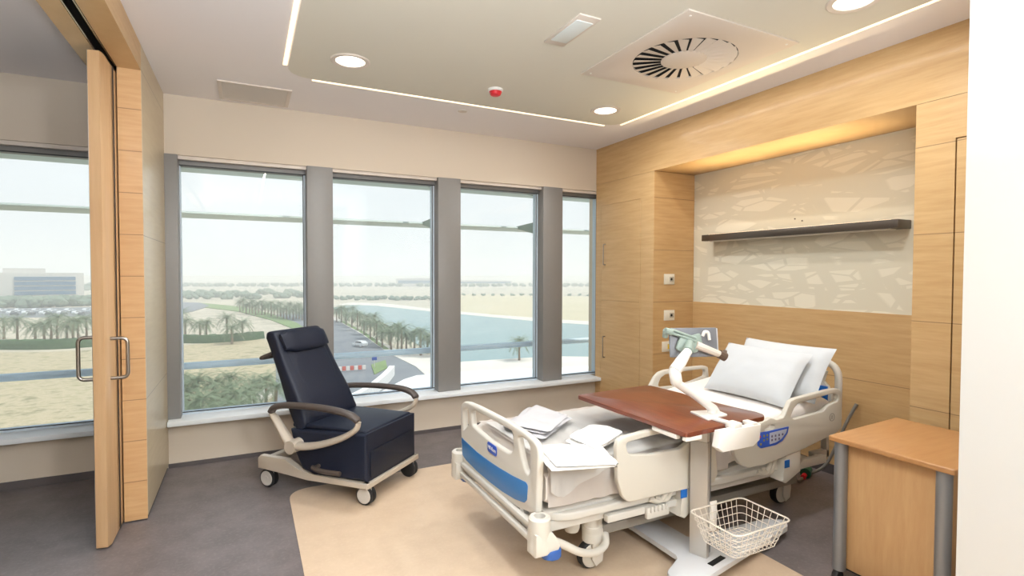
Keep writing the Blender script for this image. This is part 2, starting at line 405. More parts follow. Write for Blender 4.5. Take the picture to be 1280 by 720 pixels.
# headwall: wood veneer front, niche with wallpaper
NY0, NY1, NZ = 1.637, 3.737, 2.385
b = newbm(); box(b, XR, XN+.2, .75, YW, NZ+.0012, H); struct('wall_right_header', b, M['wood_plain'])
b = newbm(); box(b, XR, XN+.2, .75, 1.452, 2.164, NZ-.001); box(b, XR, XN+.2, 1.452, NY0, 0, NZ-.001); struct('wall_right', b, M['wood'])
b = newbm(); box(b, XR+.003, XN+.2, .75, NY0-.002, NZ-.001, NZ+.001); struct('trim_20', b, M['dark_bronze'])
b = newbm(); box(b, XN, XN+.2, NY0, NY1, 1.19, NZ); struct('wall_niche', b, M['wallpaper'])
b = newbm(); box(b, XN-.008, XN+.2, NY0, NY1, 0, 1.19); struct('wall_niche_panel', b, M['wood'])
b = newbm(); box(b, XN-.02, XN-.008, NY0, NY1, 0, .07); struct('baseboard_right', b, M['skirting'])
# fitted wardrobe at the window end
t = thing('fitted_wardrobe', 'floor to ceiling maple wardrobe with two doors between the last window and the bed niche', 'wardrobe', (3.56, 4.18, 0))
b = newbm(); box(b, XR+.004, XN+.2, NY1+.001, YW-.002, .0, NZ-.001); obj('carcass', b, M['wood_plain'], t, smooth=0)
b = newbm(); box(b, XR, XR+.004, NY1, 3.915, 0, NZ-.001); box(b, XR, XR+.004, 4.535, YW-.002, 0, NZ-.001); box(b, XR, XR+.004, 3.915, 4.535, 2.158, NZ-.001)
obj('face_frame', b, M['wood_plain'], t, smooth=0)
b = newbm(); box(b, XR+.003, XN-.01, NY1-.002, NY1+.001, 0, NZ-.002); obj('side_panel', b, M['wood'], t, smooth=0)
for z0, z1, h0, h1 in ((1.181, 2.154, 1.545, 1.755), (.10, 1.176, .59, .805)):
    b = newbm(); box(b, XR-.002, XR+.016, 3.919, 4.531, z0, z1, .0015, 1); d = obj('door', b, M['wood_plain'], t)
    b = newbm(); tube(b, fillet([(XR, 4.456, h0), (XR-.03, 4.456, h0), (XR-.03, 4.456, h1), (XR, 4.456, h1)], .01, 4), .005, 10)
    obj('handle', b, M['steel'], d)
# tall cupboard next to the near wall
t = thing('tall_cupboard', 'tall maple cupboard right of the bed niche, mostly behind the white wall edge', 'cupboard', (3.56, 1.1, 0))
b = newbm(); box(b, XR+.02, XN+.2, .755, 1.449, 0, 2.162); obj('carcass', b, M['dark'], t, smooth=0)
b = newbm(); box(b, XR-.004, XR+.018, .757, 1.444, .02, 2.157, .0015, 1); obj('door', b, M['wood'], t)

# outlets on the wardrobe side
for k, (px, py, lab) in enumerate(((836, 349, 'square cream wall socket plate, uppermost of three beside the bed niche'), (836, 394, 'square cream wall socket plate, middle of three beside the bed niche'), (833.5, 433, 'cream wall socket plate with yellow plug, lowest beside the bed niche'))):
    p = onY(px, py, NY1-.002); Y = NY1-.002
    t = thing('wall_socket', lab, 'socket', (p.x, Y, p.z-.05), group='wall sockets beside the bed niche')
    b = newbm(); box(b, p.x-.062, p.x+.062, Y-.011, Y, p.z-.048, p.z+.048, .004); obj('plate', b, M['outlet'], t)
    b = newbm(); box(b, p.x-.0, p.x+.05, Y-.0135, Y-.011, p.z-.022, p.z+.022, .002); obj('insert', b, M['yellow'] if k == 2 else M['outlet_in'], t)
    b = newbm(); cyl(b, (p.x+.02, Y-.0155, p.z), .012, .002, (0, 1, 0), 16); obj('switch_mark', b, M['dark'] if k < 2 else M['yellow'], t)

# over-bed light bar
t = thing('wall_light_bar', 'long slim dark metal light bar on the patterned wallpaper above the bed', 'light', (XN, 2.7, 1.75))
b = newbm(); box(b, XN-.15, XN+.002, 1.895, 3.50, 1.745, 1.80, .004); obj('housing', b, M['dark_bronze'], t)
b = newbm(); box(b, XN-.13, XN-.06, 1.95, 3.44, 1.739, 1.7455, .002); obj('lens', b, mat('bar_lens', (230, 226, 215), .3), t)
b = newbm(); box(b, XN-.13, XN-.08, 1.95, 3.44, 1.80, 1.803); obj('uplight', b, M['strip'], t)
L = bpy.data.lights.new('niche_uplight', 'AREA'); L.shape = 'RECTANGLE'; L.size = .05; L.size_y = 1.45; L.energy = 6.5; L.color = (1, .78, .46); L.spread = R(80)
o = bpy.data.objects.new('niche_uplight', L); COL.objects.link(o); o.parent = t; o.location = (-.12, 0, .06); o.rotation_euler = (0, PI-R(24), 0)
for yy in (2.64, 2.70):
    b = newbm(); cyl(b, (XN-.006, yy, 1.86+.02*(yy > 2.65)), .005, .006, (1, 0, 0), 10)
    own('wall_screw', b, M['dark_bronze'], 'tiny dark screw in the wallpaper above the light bar', 'screw', 'screws above the light bar')

# ------------------------------------------------------------------ ceiling fittings
def downlight(x, y, lab):
    t = thing('ceiling_downlight', lab, 'ceiling light', (x, y, H-.012), group='round recessed ceiling lights')
    b = newbm(); lathe(b, [(.088, .011), (.088, .003), (.112, 0), (.118, .004), (.118, .008)], (x, y, H-.0125), n=40); obj('rim', b, M['vent_white'], t)
    b = newbm(); lathe(b, [(0, 0), (.06, .0), (.09, .003), (.09, .005), (0, .005)], (x, y, H-.0088), n=40); obj('lens', b, M['lamp'], t)
    L = bpy.data.lights.new('downlight', 'AREA'); L.shape = 'DISK'; L.size = .17; L.energy = DL; L.color = (.95, .975, 1); L.spread = R(150)
    o = bpy.data.objects.new('downlight_lamp', L); COL.objects.link(o); o.parent = t; o.location = (0, 0, -.012)
DL = 12
downlight(.585, 3.39, 'round recessed ceiling light nearest the window, above the recliner')
downlight(2.575, 3.48, 'round recessed ceiling light nearest the corner of window and wood wall')
downlight(2.6, 1.56, 'round recessed ceiling light cut by the top edge, beyond the swirl diffuser')
downlight(.6, 1.56, 'round recessed ceiling light overhead near the camera, out of view')
downlight(1.2, -.9, 'round recessed ceiling light in the entrance behind the camera')
def strip(x0, x1, y0, y1, lab):
    b = newbm(); box(b, x0, x1, y0, y1, H-.006, H+.002); o = own('ceiling_strip_light', b, M['strip'], lab, 'strip light', 'recessed ceiling light strips', 0)
    L = bpy.data.lights.new('strip', 'AREA'); L.shape = 'RECTANGLE'; L.size = x1-x0; L.size_y = y1-y0; L.energy = 3.5*max(x1-x0, y1-y0); L.color = (1, .95, .88)
    p = bpy.data.objects.new('strip_lamp', L); COL.objects.link(p); p.parent = o; p.location = (0, 0, -.004)
strip(.218, .242, -1.0, 3.64, 'straight glowing ceiling strip running towards the window on the left')
strip(.41, 2.83, 3.838, 3.853, 'straight glowing ceiling strip parallel to the windows')
strip(2.942, 2.957, -1.0, 3.76, 'straight glowing ceiling strip along the wood headwall')
# swirl diffuser
cx, cy = 2.385, 2.44
t = thing('ceiling_air_diffuser', 'square ceiling air diffuser with a round swirl of tilted blades', 'air vent', (cx, cy, H-.02))
lp = [(-.43, -.47), (.40, -.47), (.40, .47), (-.43, .47)]
circ = [(math.cos(2*PI*k/48)*.305, math.sin(2*PI*k/48)*.305) for k in range(48)]
b = plate_bm([lp, circ], .008, .001, (cx, cy, H-.008), (1, 0, 0), (0, 1, 0)); obj('face_plate', b, M['vent_white'], t)
b = newbm(); cyl(b, (cx, cy, H-.0045), .303, .0005, n=48); obj('dark_throat', b, M['dark'], t)
b = newbm(); lathe(b, [(0, 0), (.12, .001), (.135, .006), (.135, .010), (0, .010)], (cx, cy, H-.018), n=40); obj('hub', b, M['vent_white'], t)
for k in range(24):
    a = 2*PI*k/24; b = newbm()
    ca, sa = math.cos(a), math.sin(a); tx, ty = -sa, ca
    vs = []
    for r, w in ((.13, .011), (.30, .030)):
        for s in (-1, 1):
            z = H-.013-s*.005*(1 if w > .02 else .8)
            for dz in (0, .0012): vs.append(b.verts.new((cx+ca*r+tx*w*s, cy+sa*r+ty*w*s, z+dz)))
    q = vs
    for f in ((0, 2, 6, 4), (1, 5, 7, 3), (0, 1, 3, 2), (4, 6, 7, 5), (0, 4, 5, 1), (2, 3, 7, 6)): b.faces.new([q[i] for i in f])
    obj('blade', b, M['vent_white'], t, smooth=0)
for sx, sy in ((-.38, -.43), (.35, -.43), (-.38, .43), (.35, .43)):
    b = newbm(); cyl(b, (cx+sx, cy+sy, H-.0145), .007, .003, n=10); obj('screw', b, M['white_plastic'], t)
# emergency light
t = thing('ceiling_emergency_light', 'small rectangular frosted ceiling light between two round lights', 'light', (1.57, 2.43, H-.01))
b = newbm(); box(b, 1.505, 1.635, 2.25, 2.61, H-.012, H-.001, .003); obj('rim', b, M['vent_white'], t)
b = newbm(); box(b, 1.52, 1.62, 2.30, 2.56, H-.016, H-.011, .002); obj('cover', b, M['diffuser'], t)
# return air grille
t = thing('return_air_grille', 'flat rectangular grey ceiling grille in front of the first window', 'air vent', (.07, 4.33, H-.01))
b = plate_bm([[(-.235, -.21), (.235, -.21), (.235, .21), (-.235, .21)], [(-.21, -.185), (.21, -.185), (.21, .185), (-.21, .185)]], .01, .001, (.07, 4.33, H-.006), (1, 0, 0), (0, 1, 0)); obj('frame', b, M['vent_white'], t)
b = newbm()
for k in range(26):
    y = 4.33-.18+k*.0144; box(b, -.14, .28, y-.004, y+.004, H-.008, H-.001)
obj('louvres', b, M['grille'], t, smooth=0)
b = newbm(); box(b, -.14, .28, 4.145, 4.515, H-.002, H-.0005); obj('backing', b, mat('grille_back', (160, 152, 144), .8), t, smooth=0)
# fire detector and sprinkler cap
t = thing('fire_detector', 'small round red and white fire detector on the ceiling', 'detector', (1.59, 3.44, H-.05))
b = newbm(); lathe(b, [(0, 0), (.048, 0), (.054, .006), (.054, .02), (0, .02)], (1.59, 3.44, H-.022), n=30); obj('mount', b, M['white_plastic'], t)
b = newbm(); lathe(b, [(0, 0), (.026, 0), (.036, .006), (.046, .03), (0, .03)], (1.59, 3.44, H-.05), n=30); obj('sensor_body', b, M['red'], t)
b = newbm(); lathe(b, [(0, 0), (.035, 0), (.04, .006), (0, .006)], (1.57, 4.03, H-.004), n=30); own('ceiling_sprinkler_cap', b, M['vent_white'], 'flat round white sprinkler cap near the window wall', 'sprinkler')

# ------------------------------------------------------------------ recliner (local frame: x forward, y towards its left side, z up)
fw = Vector((.674, -.738, 0)).normalized(); rz = math.atan2(fw.y, fw.x)
t = thing('medical_recliner', 'black upholstered medical recliner on four casters, turned from the windows towards the bed', 'chair', (.592, 3.80, 0), rz)
# in this frame +y is the window side, -y the side nearest the camera
def lobj(n, bm, m, **k): return obj(n, bm, m, t, local=True, **k)
# base frame plate: runs under the box, rises to the rear
b = newbm()
for s in (-1, 1):
    prof = [(-.46, .205), (-.44, .225), (-.22, .225), (-.12, .168), (-.02, .150), (.42, .150), (.42, .115), (-.05, .112), (-.25, .128), (-.46, .135)]
    y0 = s*.262; y1 = s*.305
    prism(b, prof, min(y0, y1), max(y0, y1), lambda a, c, d: Vector((a, d, c)), .006)
box(b, .375, .425, -.30, .30, .115, .150, .006); box(b, -.45, -.40, -.28, .28, .14, .20, .006)
lobj('base_frame', b, M['chair_frame'])
b = newbm(); prism(b, [(-.16, .30), (-.10, .165), (.0, .151), (.405, .151), (.405, .452), (-.2, .425)], -.288, .288, lambda a, c, d: Vector((a, d, c)), .022, 4)
lobj('seat_box', b, M['chair_fabric'])
b = newbm(); prism(b, rounded([(.0, .0), (.50, .0), (.50, .175), (.0, .175)], .02), 0, .010, lambda a, c, d: Vector((.402+d, a-.25, c+.165)), .005); lobj('leg_rest', b, M['chair_fabric2'])
b = newbm(); box(b, -.20, .385, -.262, .262, .430, .462, .014, 3); lobj('seat_cushion', b, M['chair_fabric'])
# backrest: tapered padded slab
def back_pt(u, v, d):      # u across -1..1, v up 0..1, d depth offset
    a = -.115+(-.435+.115)*v; z = .42+(1.045-.42)*v
    w = .275+(.232-.275)*min(1, v*1.1)
    return Vector((a+d*.88, u*w, z+d*.47))
b = newbm(); nu, nv = 14, 18
def sect(v, th):
    pts = []
    for k in range(28):
        a = 2*PI*k/28; c, s_ = math.cos(a), math.sin(a)
        u = math.copysign(abs(c)**.28, c); d = math.copysign(abs(s_)**.45, s_)*th
        pts.append(back_pt(u, v, d-.0))
    return pts
rings = []
vs_ = [0, .012, .04]+[.04+.92*i/16 for i in range(1, 17)]+[.985, 1.0]
for v in vs_:
    sh = 1.0 if .02 < v < .97 else (.75 if .005 < v < .99 else .4)
    th = .055*sh+.018*math.exp(-((v-.25)/.22)**2)*(1 if sh == 1 else 0)
    rings.append([b.verts.new(p) for p in sect(v, th)])
for A, B in zip(rings, rings[1:]):
    for k in range(28): b.faces.new((A[k], A[(k+1) % 28], B[(k+1) % 28], B[k]))
b.faces.new(rings[0]); b.faces.new(rings[-1][::-1])
bk = lobj('backrest', b, M['chair_fabric'], smooth=60)
# front cushion bulge with side bolsters
b = newbm()
def cush(u, v):
    uu = u*2-1; e = (1-abs(uu)**6)**.5*(1-abs(v*2-1)**10)**.5
    return back_pt(uu*.80, .06+.91*v, .048+.016*e+.010*math.exp(-((v-.22)/.16)**2)*e)
grid(b, cush, 16, 24); lobj('back_cushion', b, M['chair_fabric'], smooth=60)
b = newbm()
ring = []
for i in range(17):
    u = -1+2*i/16; sc = (1-abs(u)**6)**.4
    ring.append([b.verts.new(back_pt(u*.90, .895, 0)+Vector((.075, 0, .0))+Vector((.88, 0, .47))*(math.copysign(abs(math.cos(2*PI*k/16))**.7, math.cos(2*PI*k/16))*.030*max(sc, .4))+Vector((-.47, 0, .88))*(math.copysign(abs(math.sin(2*PI*k/16))**.6, math.sin(2*PI*k/16))*.082*max(sc, .75))) for k in range(16)])
for A, B in zip(ring, ring[1:]):
    for k in range(16): b.faces.new((A[k], A[(k+1) % 16], B[(k+1) % 16], B[k]))
b.faces.new(ring[0]); b.faces.new(ring[-1][::-1]); lobj('head_pillow', b, M['chair_fabric'], smooth=60)
b = newbm(); box(b, -.47, -.40, -.20, .20, .985, 1.01, .01); tube(b, fillet([(-.43, -.2, .90), (-.52, -.23, .86), (-.52, .23, .86), (-.43, .2, .90)], .04), .013, 10)
lobj('push_handle', b, M['chair_arm'])
for s in (-1, 1):
    y = s*.335
    b = newbm()
    path = crom([(-.31, y, .535), (-.27, y, .575), (-.16, y, .596), (.05, y*1.03, .606), (.24, y*1.05, .60), (.34, y*1.03, .578), (.385, y, .545)], 6)
    tube(b, path, [.016]+[.030]*(len(path)-2)+[.024], 12, flat=.7, up=(0, 0, 1)); a_ = lobj('arm_pad', b, M['chair_arm'], smooth=60)
    b = newbm()
    loop = crom([(.385, y, .54), (.36, y, .49), (.25, y, .425), (.08, y, .365), (-.06, y, .34), (-.14, y, .35), (-.20, y, .41), (-.27, y, .50), (-.305, y, .53)], 5)
    n_ = len(loop); tube(b, loop, [.022+.020*math.sin(PI*i/(n_-1)) for i in range(n_)], 12, flat=.55, up=(0, 0, 1))
    tube(b, [(-.12, s*.285, .335), (-.12, s*.375, .335)], .043, 20)
    lobj('arm_frame', b, M['chair_frame'], smooth=60)
b = newbm(); tube(b, crom([(.02, -.325, .212), (.06, -.335, .205), (.14, -.335, .20), (.24, -.33, .20)], 5), .013, 10, flat=1.2); tube(b, [(.04, -.28, .212), (.04, -.33, .212)], .014, 12); lobj('recline_lever', b, M['chair_arm'])
for cxl, cyl_ in ((-.395, -.25), (.395, -.25), (-.395, .25), (.395, .25)):
    b = newbm(); sgn = -1 if cyl_ < 0 else 1
    cyl(b, (cxl, cyl_, .08), .018, .05, n=14); tube(b, crom([(cxl, cyl_, .118), (cxl-.02, cyl_, .112), (cxl-.055, cyl_, .085), (cxl-.066, cyl_, .06)], 4), .016, 10)
    c_ = lobj('caster', b, M['bed_grey'])
    xo = cxl-.02
    for q in (-1, 1):
        b = newbm(); lathe(b, [(0, -.011), (.04, -.011), (.055, -.009), (.061, -.005), (.061, .005), (.055, .009), (.04, .011), (0, .011)], (xo, cyl_+q*.016, .0612), (0, 1, 0), 28)
        w = obj('wheel', b, M['black_rubber'], c_, local=True)
        # pale disc, on the outer side
        if q == sgn:
            b = newbm(); lathe(b, [(0, 0), (.016, .001), (.018, -.001), (.045, .001), (.050, -.002), (0, -.003)], (xo, cyl_+q*.0285, .0612), (0, q, 0), 28)
            obj('wheel_disc', b, M['wheel'], c_, local=True)

# ------------------------------------------------------------------ hospital bed
t = thing('hospital_bed', 'adjustable cream hospital bed with raised side rails and blue footboard inlay', 'bed', (2.2, 2.45, 0))
def bp(n, bm, m, par=None, **k): return obj(n, bm, m, par or t, **k)
YN, YF = 1.975, 2.925
XF = 1.14
def yz(px, py): p = onX(px, py, XF); return (-p.y, p.z)
# footboard
outer = [(578.6, 512), (579.6, 505), (583, 501.6), (588, 502.3), (600, 507.5), (637.8, 526.7), (660, 541), (671, 550), (676, 558), (676.8, 570), (674.5, 641), (668, 641.5), (650, 633.5), (632, 622), (616.7, 610.5), (598, 595), (583, 578), (580, 572)]
centre = [(592, 515), (596, 513), (640, 536.5), (644, 540), (645.6, 560), (642, 565.5), (637, 564.5), (615, 550), (601, 538.5), (593.5, 531)]
slotl = [(581.8, 512), (587, 510.5), (589.5, 513), (588.6, 530), (582.5, 537.5)]
slotr = [(650.8, 545.5), (655, 545.5), (663, 551.5), (666, 558), (666.2, 588), (664, 593), (660, 588), (655.5, 573)]
b = plate_bm([rounded([yz(*p) for p in lp], .012, 3) for lp in (outer, centre, slotl, slotr)], .034, .011, (XF, 0, 0), (0, -1, 0), (0, 0, 1))
fb = bp('footboard', b, M['bed_plastic'], smooth=50)
top_ = [(580.8, 546), (583, 549), (600, 564.5), (614, 575), (627, 583.5), (645, 594), (661.7, 602), (664, 606), (663, 624), (660, 627.5), (648, 623), (632, 613.5), (616, 601.5), (600, 588), (586, 574), (582, 568)]
b = plate_bm([rounded([yz(*p) for p in top_], .008, 3)], .004, .001, (XF-.018, 0, 0), (0, -1, 0), (0, 0, 1)); bp('blue_inlay', b, M['blue_panel'], fb)
c = onX(614.6, 561.2, XF-.02)
hw, hh = .058, .026
b = plate_bm([rounded([(-hw, -hh), (hw, -hh), (hw, hh), (-hw, hh)], .02, 5)], .003, .0008, (XF-.018, c.y, c.z), (0, -1, 0), (0, 0, 1)); bd = bp('badge', b, M['badge_blue'], fb)
b = text_bm('Hill-Rom', .0275, (XF-.0205, c.y, c.z), (0, -1, 0), (0, 0, 1)); bp('lettering', b, M['white_print'], fb, smooth=0)
for s in (-1, 1):
    b = newbm(); box(b, XF-.012, XF+.02, 2.45+s*.30-.02, 2.45+s*.30+.02, .30, .42, .006)
    bp('footboard_post', b, M['bed_metal'], fb)
# foot cross bar with bumpers
b = newbm()
box(b, 1.105, 1.135, 2.03, 2.87, .325, .352, .006); box(b, 1.10, 1.125, 2.03, 2.87, .268, .296, .006)
box(b, 1.125, 1.17, 2.03, 2.87, .296, .327, .006)
for yy in (2.12, 2.78): box(b, 1.13, 1.22, yy-.03, yy+.03, .27, .345, .006)
tube(b, fillet([(1.15, 2.08, .35), (1.17, 2.14, .37), (1.17, 2.76, .37), (1.15, 2.82, .35)], .05), .012, 10)
bp('foot_bar', b, M['bed_metal'])
for s, yc in ((-1, 1.972), (1, 2.928)):
    b = newbm(); lathe(b, [(.026, .12), (.026, .150), (.042, .150), (.049, .143), (.049, .085), (.045, .06), (.047, .045), (.047, .0), (0, 0)], (1.125, yc, .252), n=24)
    prism(b, [(-.046, .0), (.075, .0), (.092, .03), (.07, .07), (.044, .10), (-.046, .10)], yc-.044, yc+.044, lambda a, c_, d: Vector((1.125+a*.9, d, .252+c_-.01)), .01)
    g = bp('corner_bumper', b, M['bed_plastic'])
    b = newbm(); prism(b, rounded([(1.135, yc-.048), (1.216, yc-.048), (1.216, yc+.048), (1.135, yc+.048)], .025), .218, .258, bev=.008); bp('bumper_pad', b, M['bumper_blue'], g)
# main frames
b = newbm()
for yy in (2.05, 2.85): box(b, 1.17, 3.20, yy-.02, yy+.02, .285, .335, .006)
for xx in (1.45, 2.0, 2.6, 3.05): box(b, xx-.025, xx+.025, 2.05, 2.85, .285, .33, .005)
bp('main_frame', b, M['bed_metal'])
b = newbm()
for yy in (2.17, 2.73): box(b, 1.50, 3.08, yy-.03, yy+.03, .14, .19, .008)
box(b, 1.7, 2.9, 2.3, 2.6, .15, .27, .01)
bp('base_frame', b, M['bed_grey'])
for yy in (2.25, 2.65):
    for xa, xb in ((1.75, 2.1), (2.95, 2.6)):
        b = newbm(); tube(b, [(xa, yy, .17), (xb, yy, .30)], .02, 10); bp('lift_arm', b, M['bed_dark'])
# deck platform: flat at the foot, tilted at the head
def deckz(x): return .365 if x < 2.3 else .365+(x-2.3)*.13
b = newbm()
prof = [(1.18, .335), (2.28, .335), (3.25, .335+.97*.13), (3.25, .385+.97*.13), (2.3, .385), (1.18, .385)]
prism(b, prof, 2.03, 2.87, lambda a, c_, d: Vector((a, d, c_)), .01, 2)
bp('mattress_deck', b, M['bed_metal'])
b = newbm()
poly = rounded([(1.185, 1.99), (3.0, 1.99), (3.0, 2.91), (1.185, 2.91)], .16, 8); inn = rounded([(1.225, 2.03), (2.96, 2.03), (2.96, 2.87), (1.225, 2.87)], .13, 8)
b = plate_bm([poly, inn], .036, .008, (0, 0, .352), (1, 0, 0), (0, 1, 0)); bp('deck_rim', b, M['bed_metal'])
b = newbm(); box(b, 1.50, 1.95, 1.985, 2.02, .283, .318, .005); box(b, 1.72, 1.86, 1.965, 1.99, .262, .318, .006)
for k in range(5): box(b, 1.735+k*.024, 1.747+k*.024, 1.955, 1.97, .295, .325, .003)
bp('accessory_rail', b, M['bed_metal'])
# mattress
b = newbm()
def msec(x, z0, h, sh):
    pts = []; w = .435-.02*(1-sh)
    for k in range(32):
        a = 2*PI*k/32; c_, s_ = math.cos(a), math.sin(a)
        yy = math.copysign(abs(c_)**.22, c_)*w; zz = math.copysign(abs(s_)**.35, s_)*h/2*sh
        pts.append(Vector((x, 2.45+yy, z0+h/2+zz)))
    return pts
rings = []
for i in range(41):
    x = 1.185+(3.2-1.185)*i/40; sh = 1 if 0 < i < 40 else .7
    rings.append([b.verts.new(p+Vector((0, 0, .006*noise.noise(p*5)))) for p in msec(x, (.387 if x < 2.25 else .387+(x-2.25)*.135), .20, sh)])
for A, B in zip(rings, rings[1:]):
    for k in range(32): b.faces.new((A[k], A[(k+1) % 32], B[(k+1) % 32], B[k]))
b.faces.new(rings[0]); b.faces.new(rings[-1][::-1])
bp('mattress', b, M['sheet'], smooth=60)
MT = .590
# casters
def bed_caster(x, y, s):
    b = newbm(); lathe(b, [(0, .15), (.045, .15), (.052, .14), (.048, .08), (.04, .07), (0, .07)], (x+.0, y, .07+.0), n=24)
    prism(b, [(-.02, .20), (.035, .20), (.04, .10), (.035, .04), (-.005, .02), (-.03, .06)], y-.045, y-.032, lambda a, c_, d: Vector((x+a, d, c_)), .004)
    prism(b, [(-.02, .20), (.035, .20), (.04, .10), (.035, .04), (-.005, .02), (-.03, .06)], y+.032, y+.045, lambda a, c_, d: Vector((x+a, d, c_)), .004)
    cyl(b, (x, y, .13), .05, .17, n=24, bev=.006)
    c_ = bp('caster', b, M['bed_plastic'])
    b = newbm(); xo = x-.015
    lathe(b, [(0, -.024), (.05, -.024), (.063, -.02), (.068, -.012), (.068, .012), (.063, .02), (.05, .024), (0, .024)], (xo, y, .068), (0, 1, 0), 36); bp('tyre', b, M['black_rubber'], c_)
    for q in (-1, 1):
        b = newbm(); lathe(b, [(0, .006), (.03, .006), (.055, .003), (.058, 0), (0, 0)], (xo, y+q*.0245, .068), (0, q, 0), 32); bp('wheel_cover', b, M['bed_plastic2'], c_)
for x, y, s in ((1.52, 2.14, -1), (3.03, 2.22, -1), (1.52, 2.76, 1), (3.03, 2.74, 1)): bed_caster(x, y, s)
# brake pedal tube from the bumper
b = newbm(); tube(b, crom([(1.14, 1.99, .30), (1.25, 2.0, .24), (1.36, 2.01, .17), (1.46, 2.03, .135), (1.54, 2.06, .14), (1.57, 2.10, .17)], 6), .018, 12); bp('brake_pedal', b, M['bed_plastic'])
b = newbm(); lathe(b, [(0, 0), (.032, 0), (.04, .02), (.04, .07), (0, .07)], (1.40, 2.14, .205), n=16); bp('actuator_cap', b, M['bed_plastic2'])

# side rails: outlines in the upright plane of each rail
def xz(Y, pts): return [((p := onY(a, c_, Y)).x, p.z) for a, c_ in pts]
def rail(name, loops, Y, mirror=False, m='bed_plastic2', rr=.012):
    b = plate_bm([rounded(l, rr, 3) for l in loops], .030, .006, (0, (4.9-Y) if mirror else Y, 0), (1, 0, 0), (0, 0, 1))
    return bp(name, b, M[m], smooth=50)
foot_out = [(768.5, 560), (770, 551), (777, 545.5), (800, 539.5), (829, 531.5), (850, 526.5), (866, 524), (874, 527), (880, 535), (892, 562), (895, 590), (890, 602), (864, 608.5), (830, 616), (792, 625), (782, 626), (776, 620), (770, 600)]
foot_hole = [(780.5, 554), (784, 551.3), (829, 539.5), (862, 532), (868, 535), (866, 546), (848, 560), (812, 567), (786, 567.5), (782, 564)]
FO, FH = xz(1.955, foot_out), xz(1.955, foot_hole)
rl = rail('side_rail', [FO, FH], 1.955)
head_out = [(914, 560), (917, 551), (936.5, 540), (945, 530), (961, 521.5), (969, 524), (977, 521), (985.5, 501), (992, 497.5), (1032, 487), (1044, 485), (1048.5, 488), (1049.5, 500), (1049.3, 534), (1046, 538.5), (1000, 561.5), (952, 580.5), (932, 584), (923, 580), (917, 571)]
head_hole = [(985.5, 520), (990, 509.4), (996, 503.3), (1035, 492.3), (1042, 491.4), (1045, 495), (1044.5, 500.5), (1032, 506.5), (1026.7, 513.4), (990, 523.5)]
head_hole2 = [(953, 536.5), (962, 529.5), (966, 531), (964, 535.5), (955, 538.5)]
HO, HH, HH2 = xz(1.955, head_out), xz(1.955, head_hole), xz(1.955, head_hole2)
rh = rail('side_rail', [HO, HH, HH2], 1.955, m='bed_plastic2')
# control panel
cp = xz(1.937, [(947.3, 541), (960, 539), (986, 533), (984.5, 541), (978, 551), (970, 556), (951, 560.5), (946.8, 557)])
b = plate_bm([rounded(cp, .006, 3)], .003, .0008, (0, 1.937, 0), (1, 0, 0), (0, 0, 1)); cpn = bp('control_panel', b, M['badge_blue'], rh)
cq = xz(1.9345, [(962, 541.3), (984, 536), (982.5, 541), (977, 548.5), (970, 553), (962, 555.5)])
b = plate_bm([rounded(cq, .004, 3)], .001, .0002, (0, 1.9345, 0), (1, 0, 0), (0, 0, 1)); bp('key_field', b, mat('pale_key_field', (178, 186, 204), .5), rh)
for k, (a, c_, col) in enumerate([(950, 546, 'red'), (955, 545, 'yellow'), (959, 544, 'yellow'), (951, 555.5, 'yellow'), (955, 550.5, 'yellow'), (959, 549, 'yellow')]+[(965+i*4.4, 545.5-j*0-i*.9+j*4.6, 'dark') for i in range(4) for j in range(2 if i < 3 else 1)]):
    p = onY(a, c_, 1.934); b = newbm(); box(b, p.x-.006, p.x+.006, 1.9325, 1.9345, p.z-.006, p.z+.006, .001, 1)
    bp('key', b, {'red': M['red'], 'yellow': mat('olive_key', (150, 140, 60), .5), 'dark': mat('purple_key', (96, 84, 112), .5)}[col], rh)
p = onY(1043, 521, 1.936)
b = newbm(); lathe(b, [(.020, 0), (.024, 0), (.024, .0015), (.020, .0015), (.020, 0)], (p.x-.02, 1.938, p.z), (0, -1, 0), 24); box(b, p.x-.023, p.x-.017, 1.9365, 1.938, p.z-.012, p.z+.012); bp('emblem', b, M['bed_grey'], rh, smooth=0)
# far side rails, mirrored copies of the outlines
LOW = [[(a, c_-.31) for a, c_ in q] for q in (FO, FH)]     # the far foot rail is folded down
rail('side_rail', LOW, 1.955, True)
HOf = xz(2.93, [(806, 500), (812, 484), (819, 471), (824, 465.5), (832, 462.5), (858, 459), (880, 457), (885.5, 458.5), (886.5, 470), (886, 492), (892, 520), (840, 526)])
HHf = xz(2.93, [(823, 482), (826, 473), (832, 468.3), (858, 464), (879, 461.5), (881.5, 464), (881, 470), (864, 477), (848, 482), (826, 484)])
b = plate_bm([rounded(HOf, .012, 3), rounded(HHf, .012, 3)], .034, .012, (0, 2.945, 0), (1, 0, 0), (0, 0, 1)); bp('side_rail', b, M['bed_plastic2'], smooth=50)
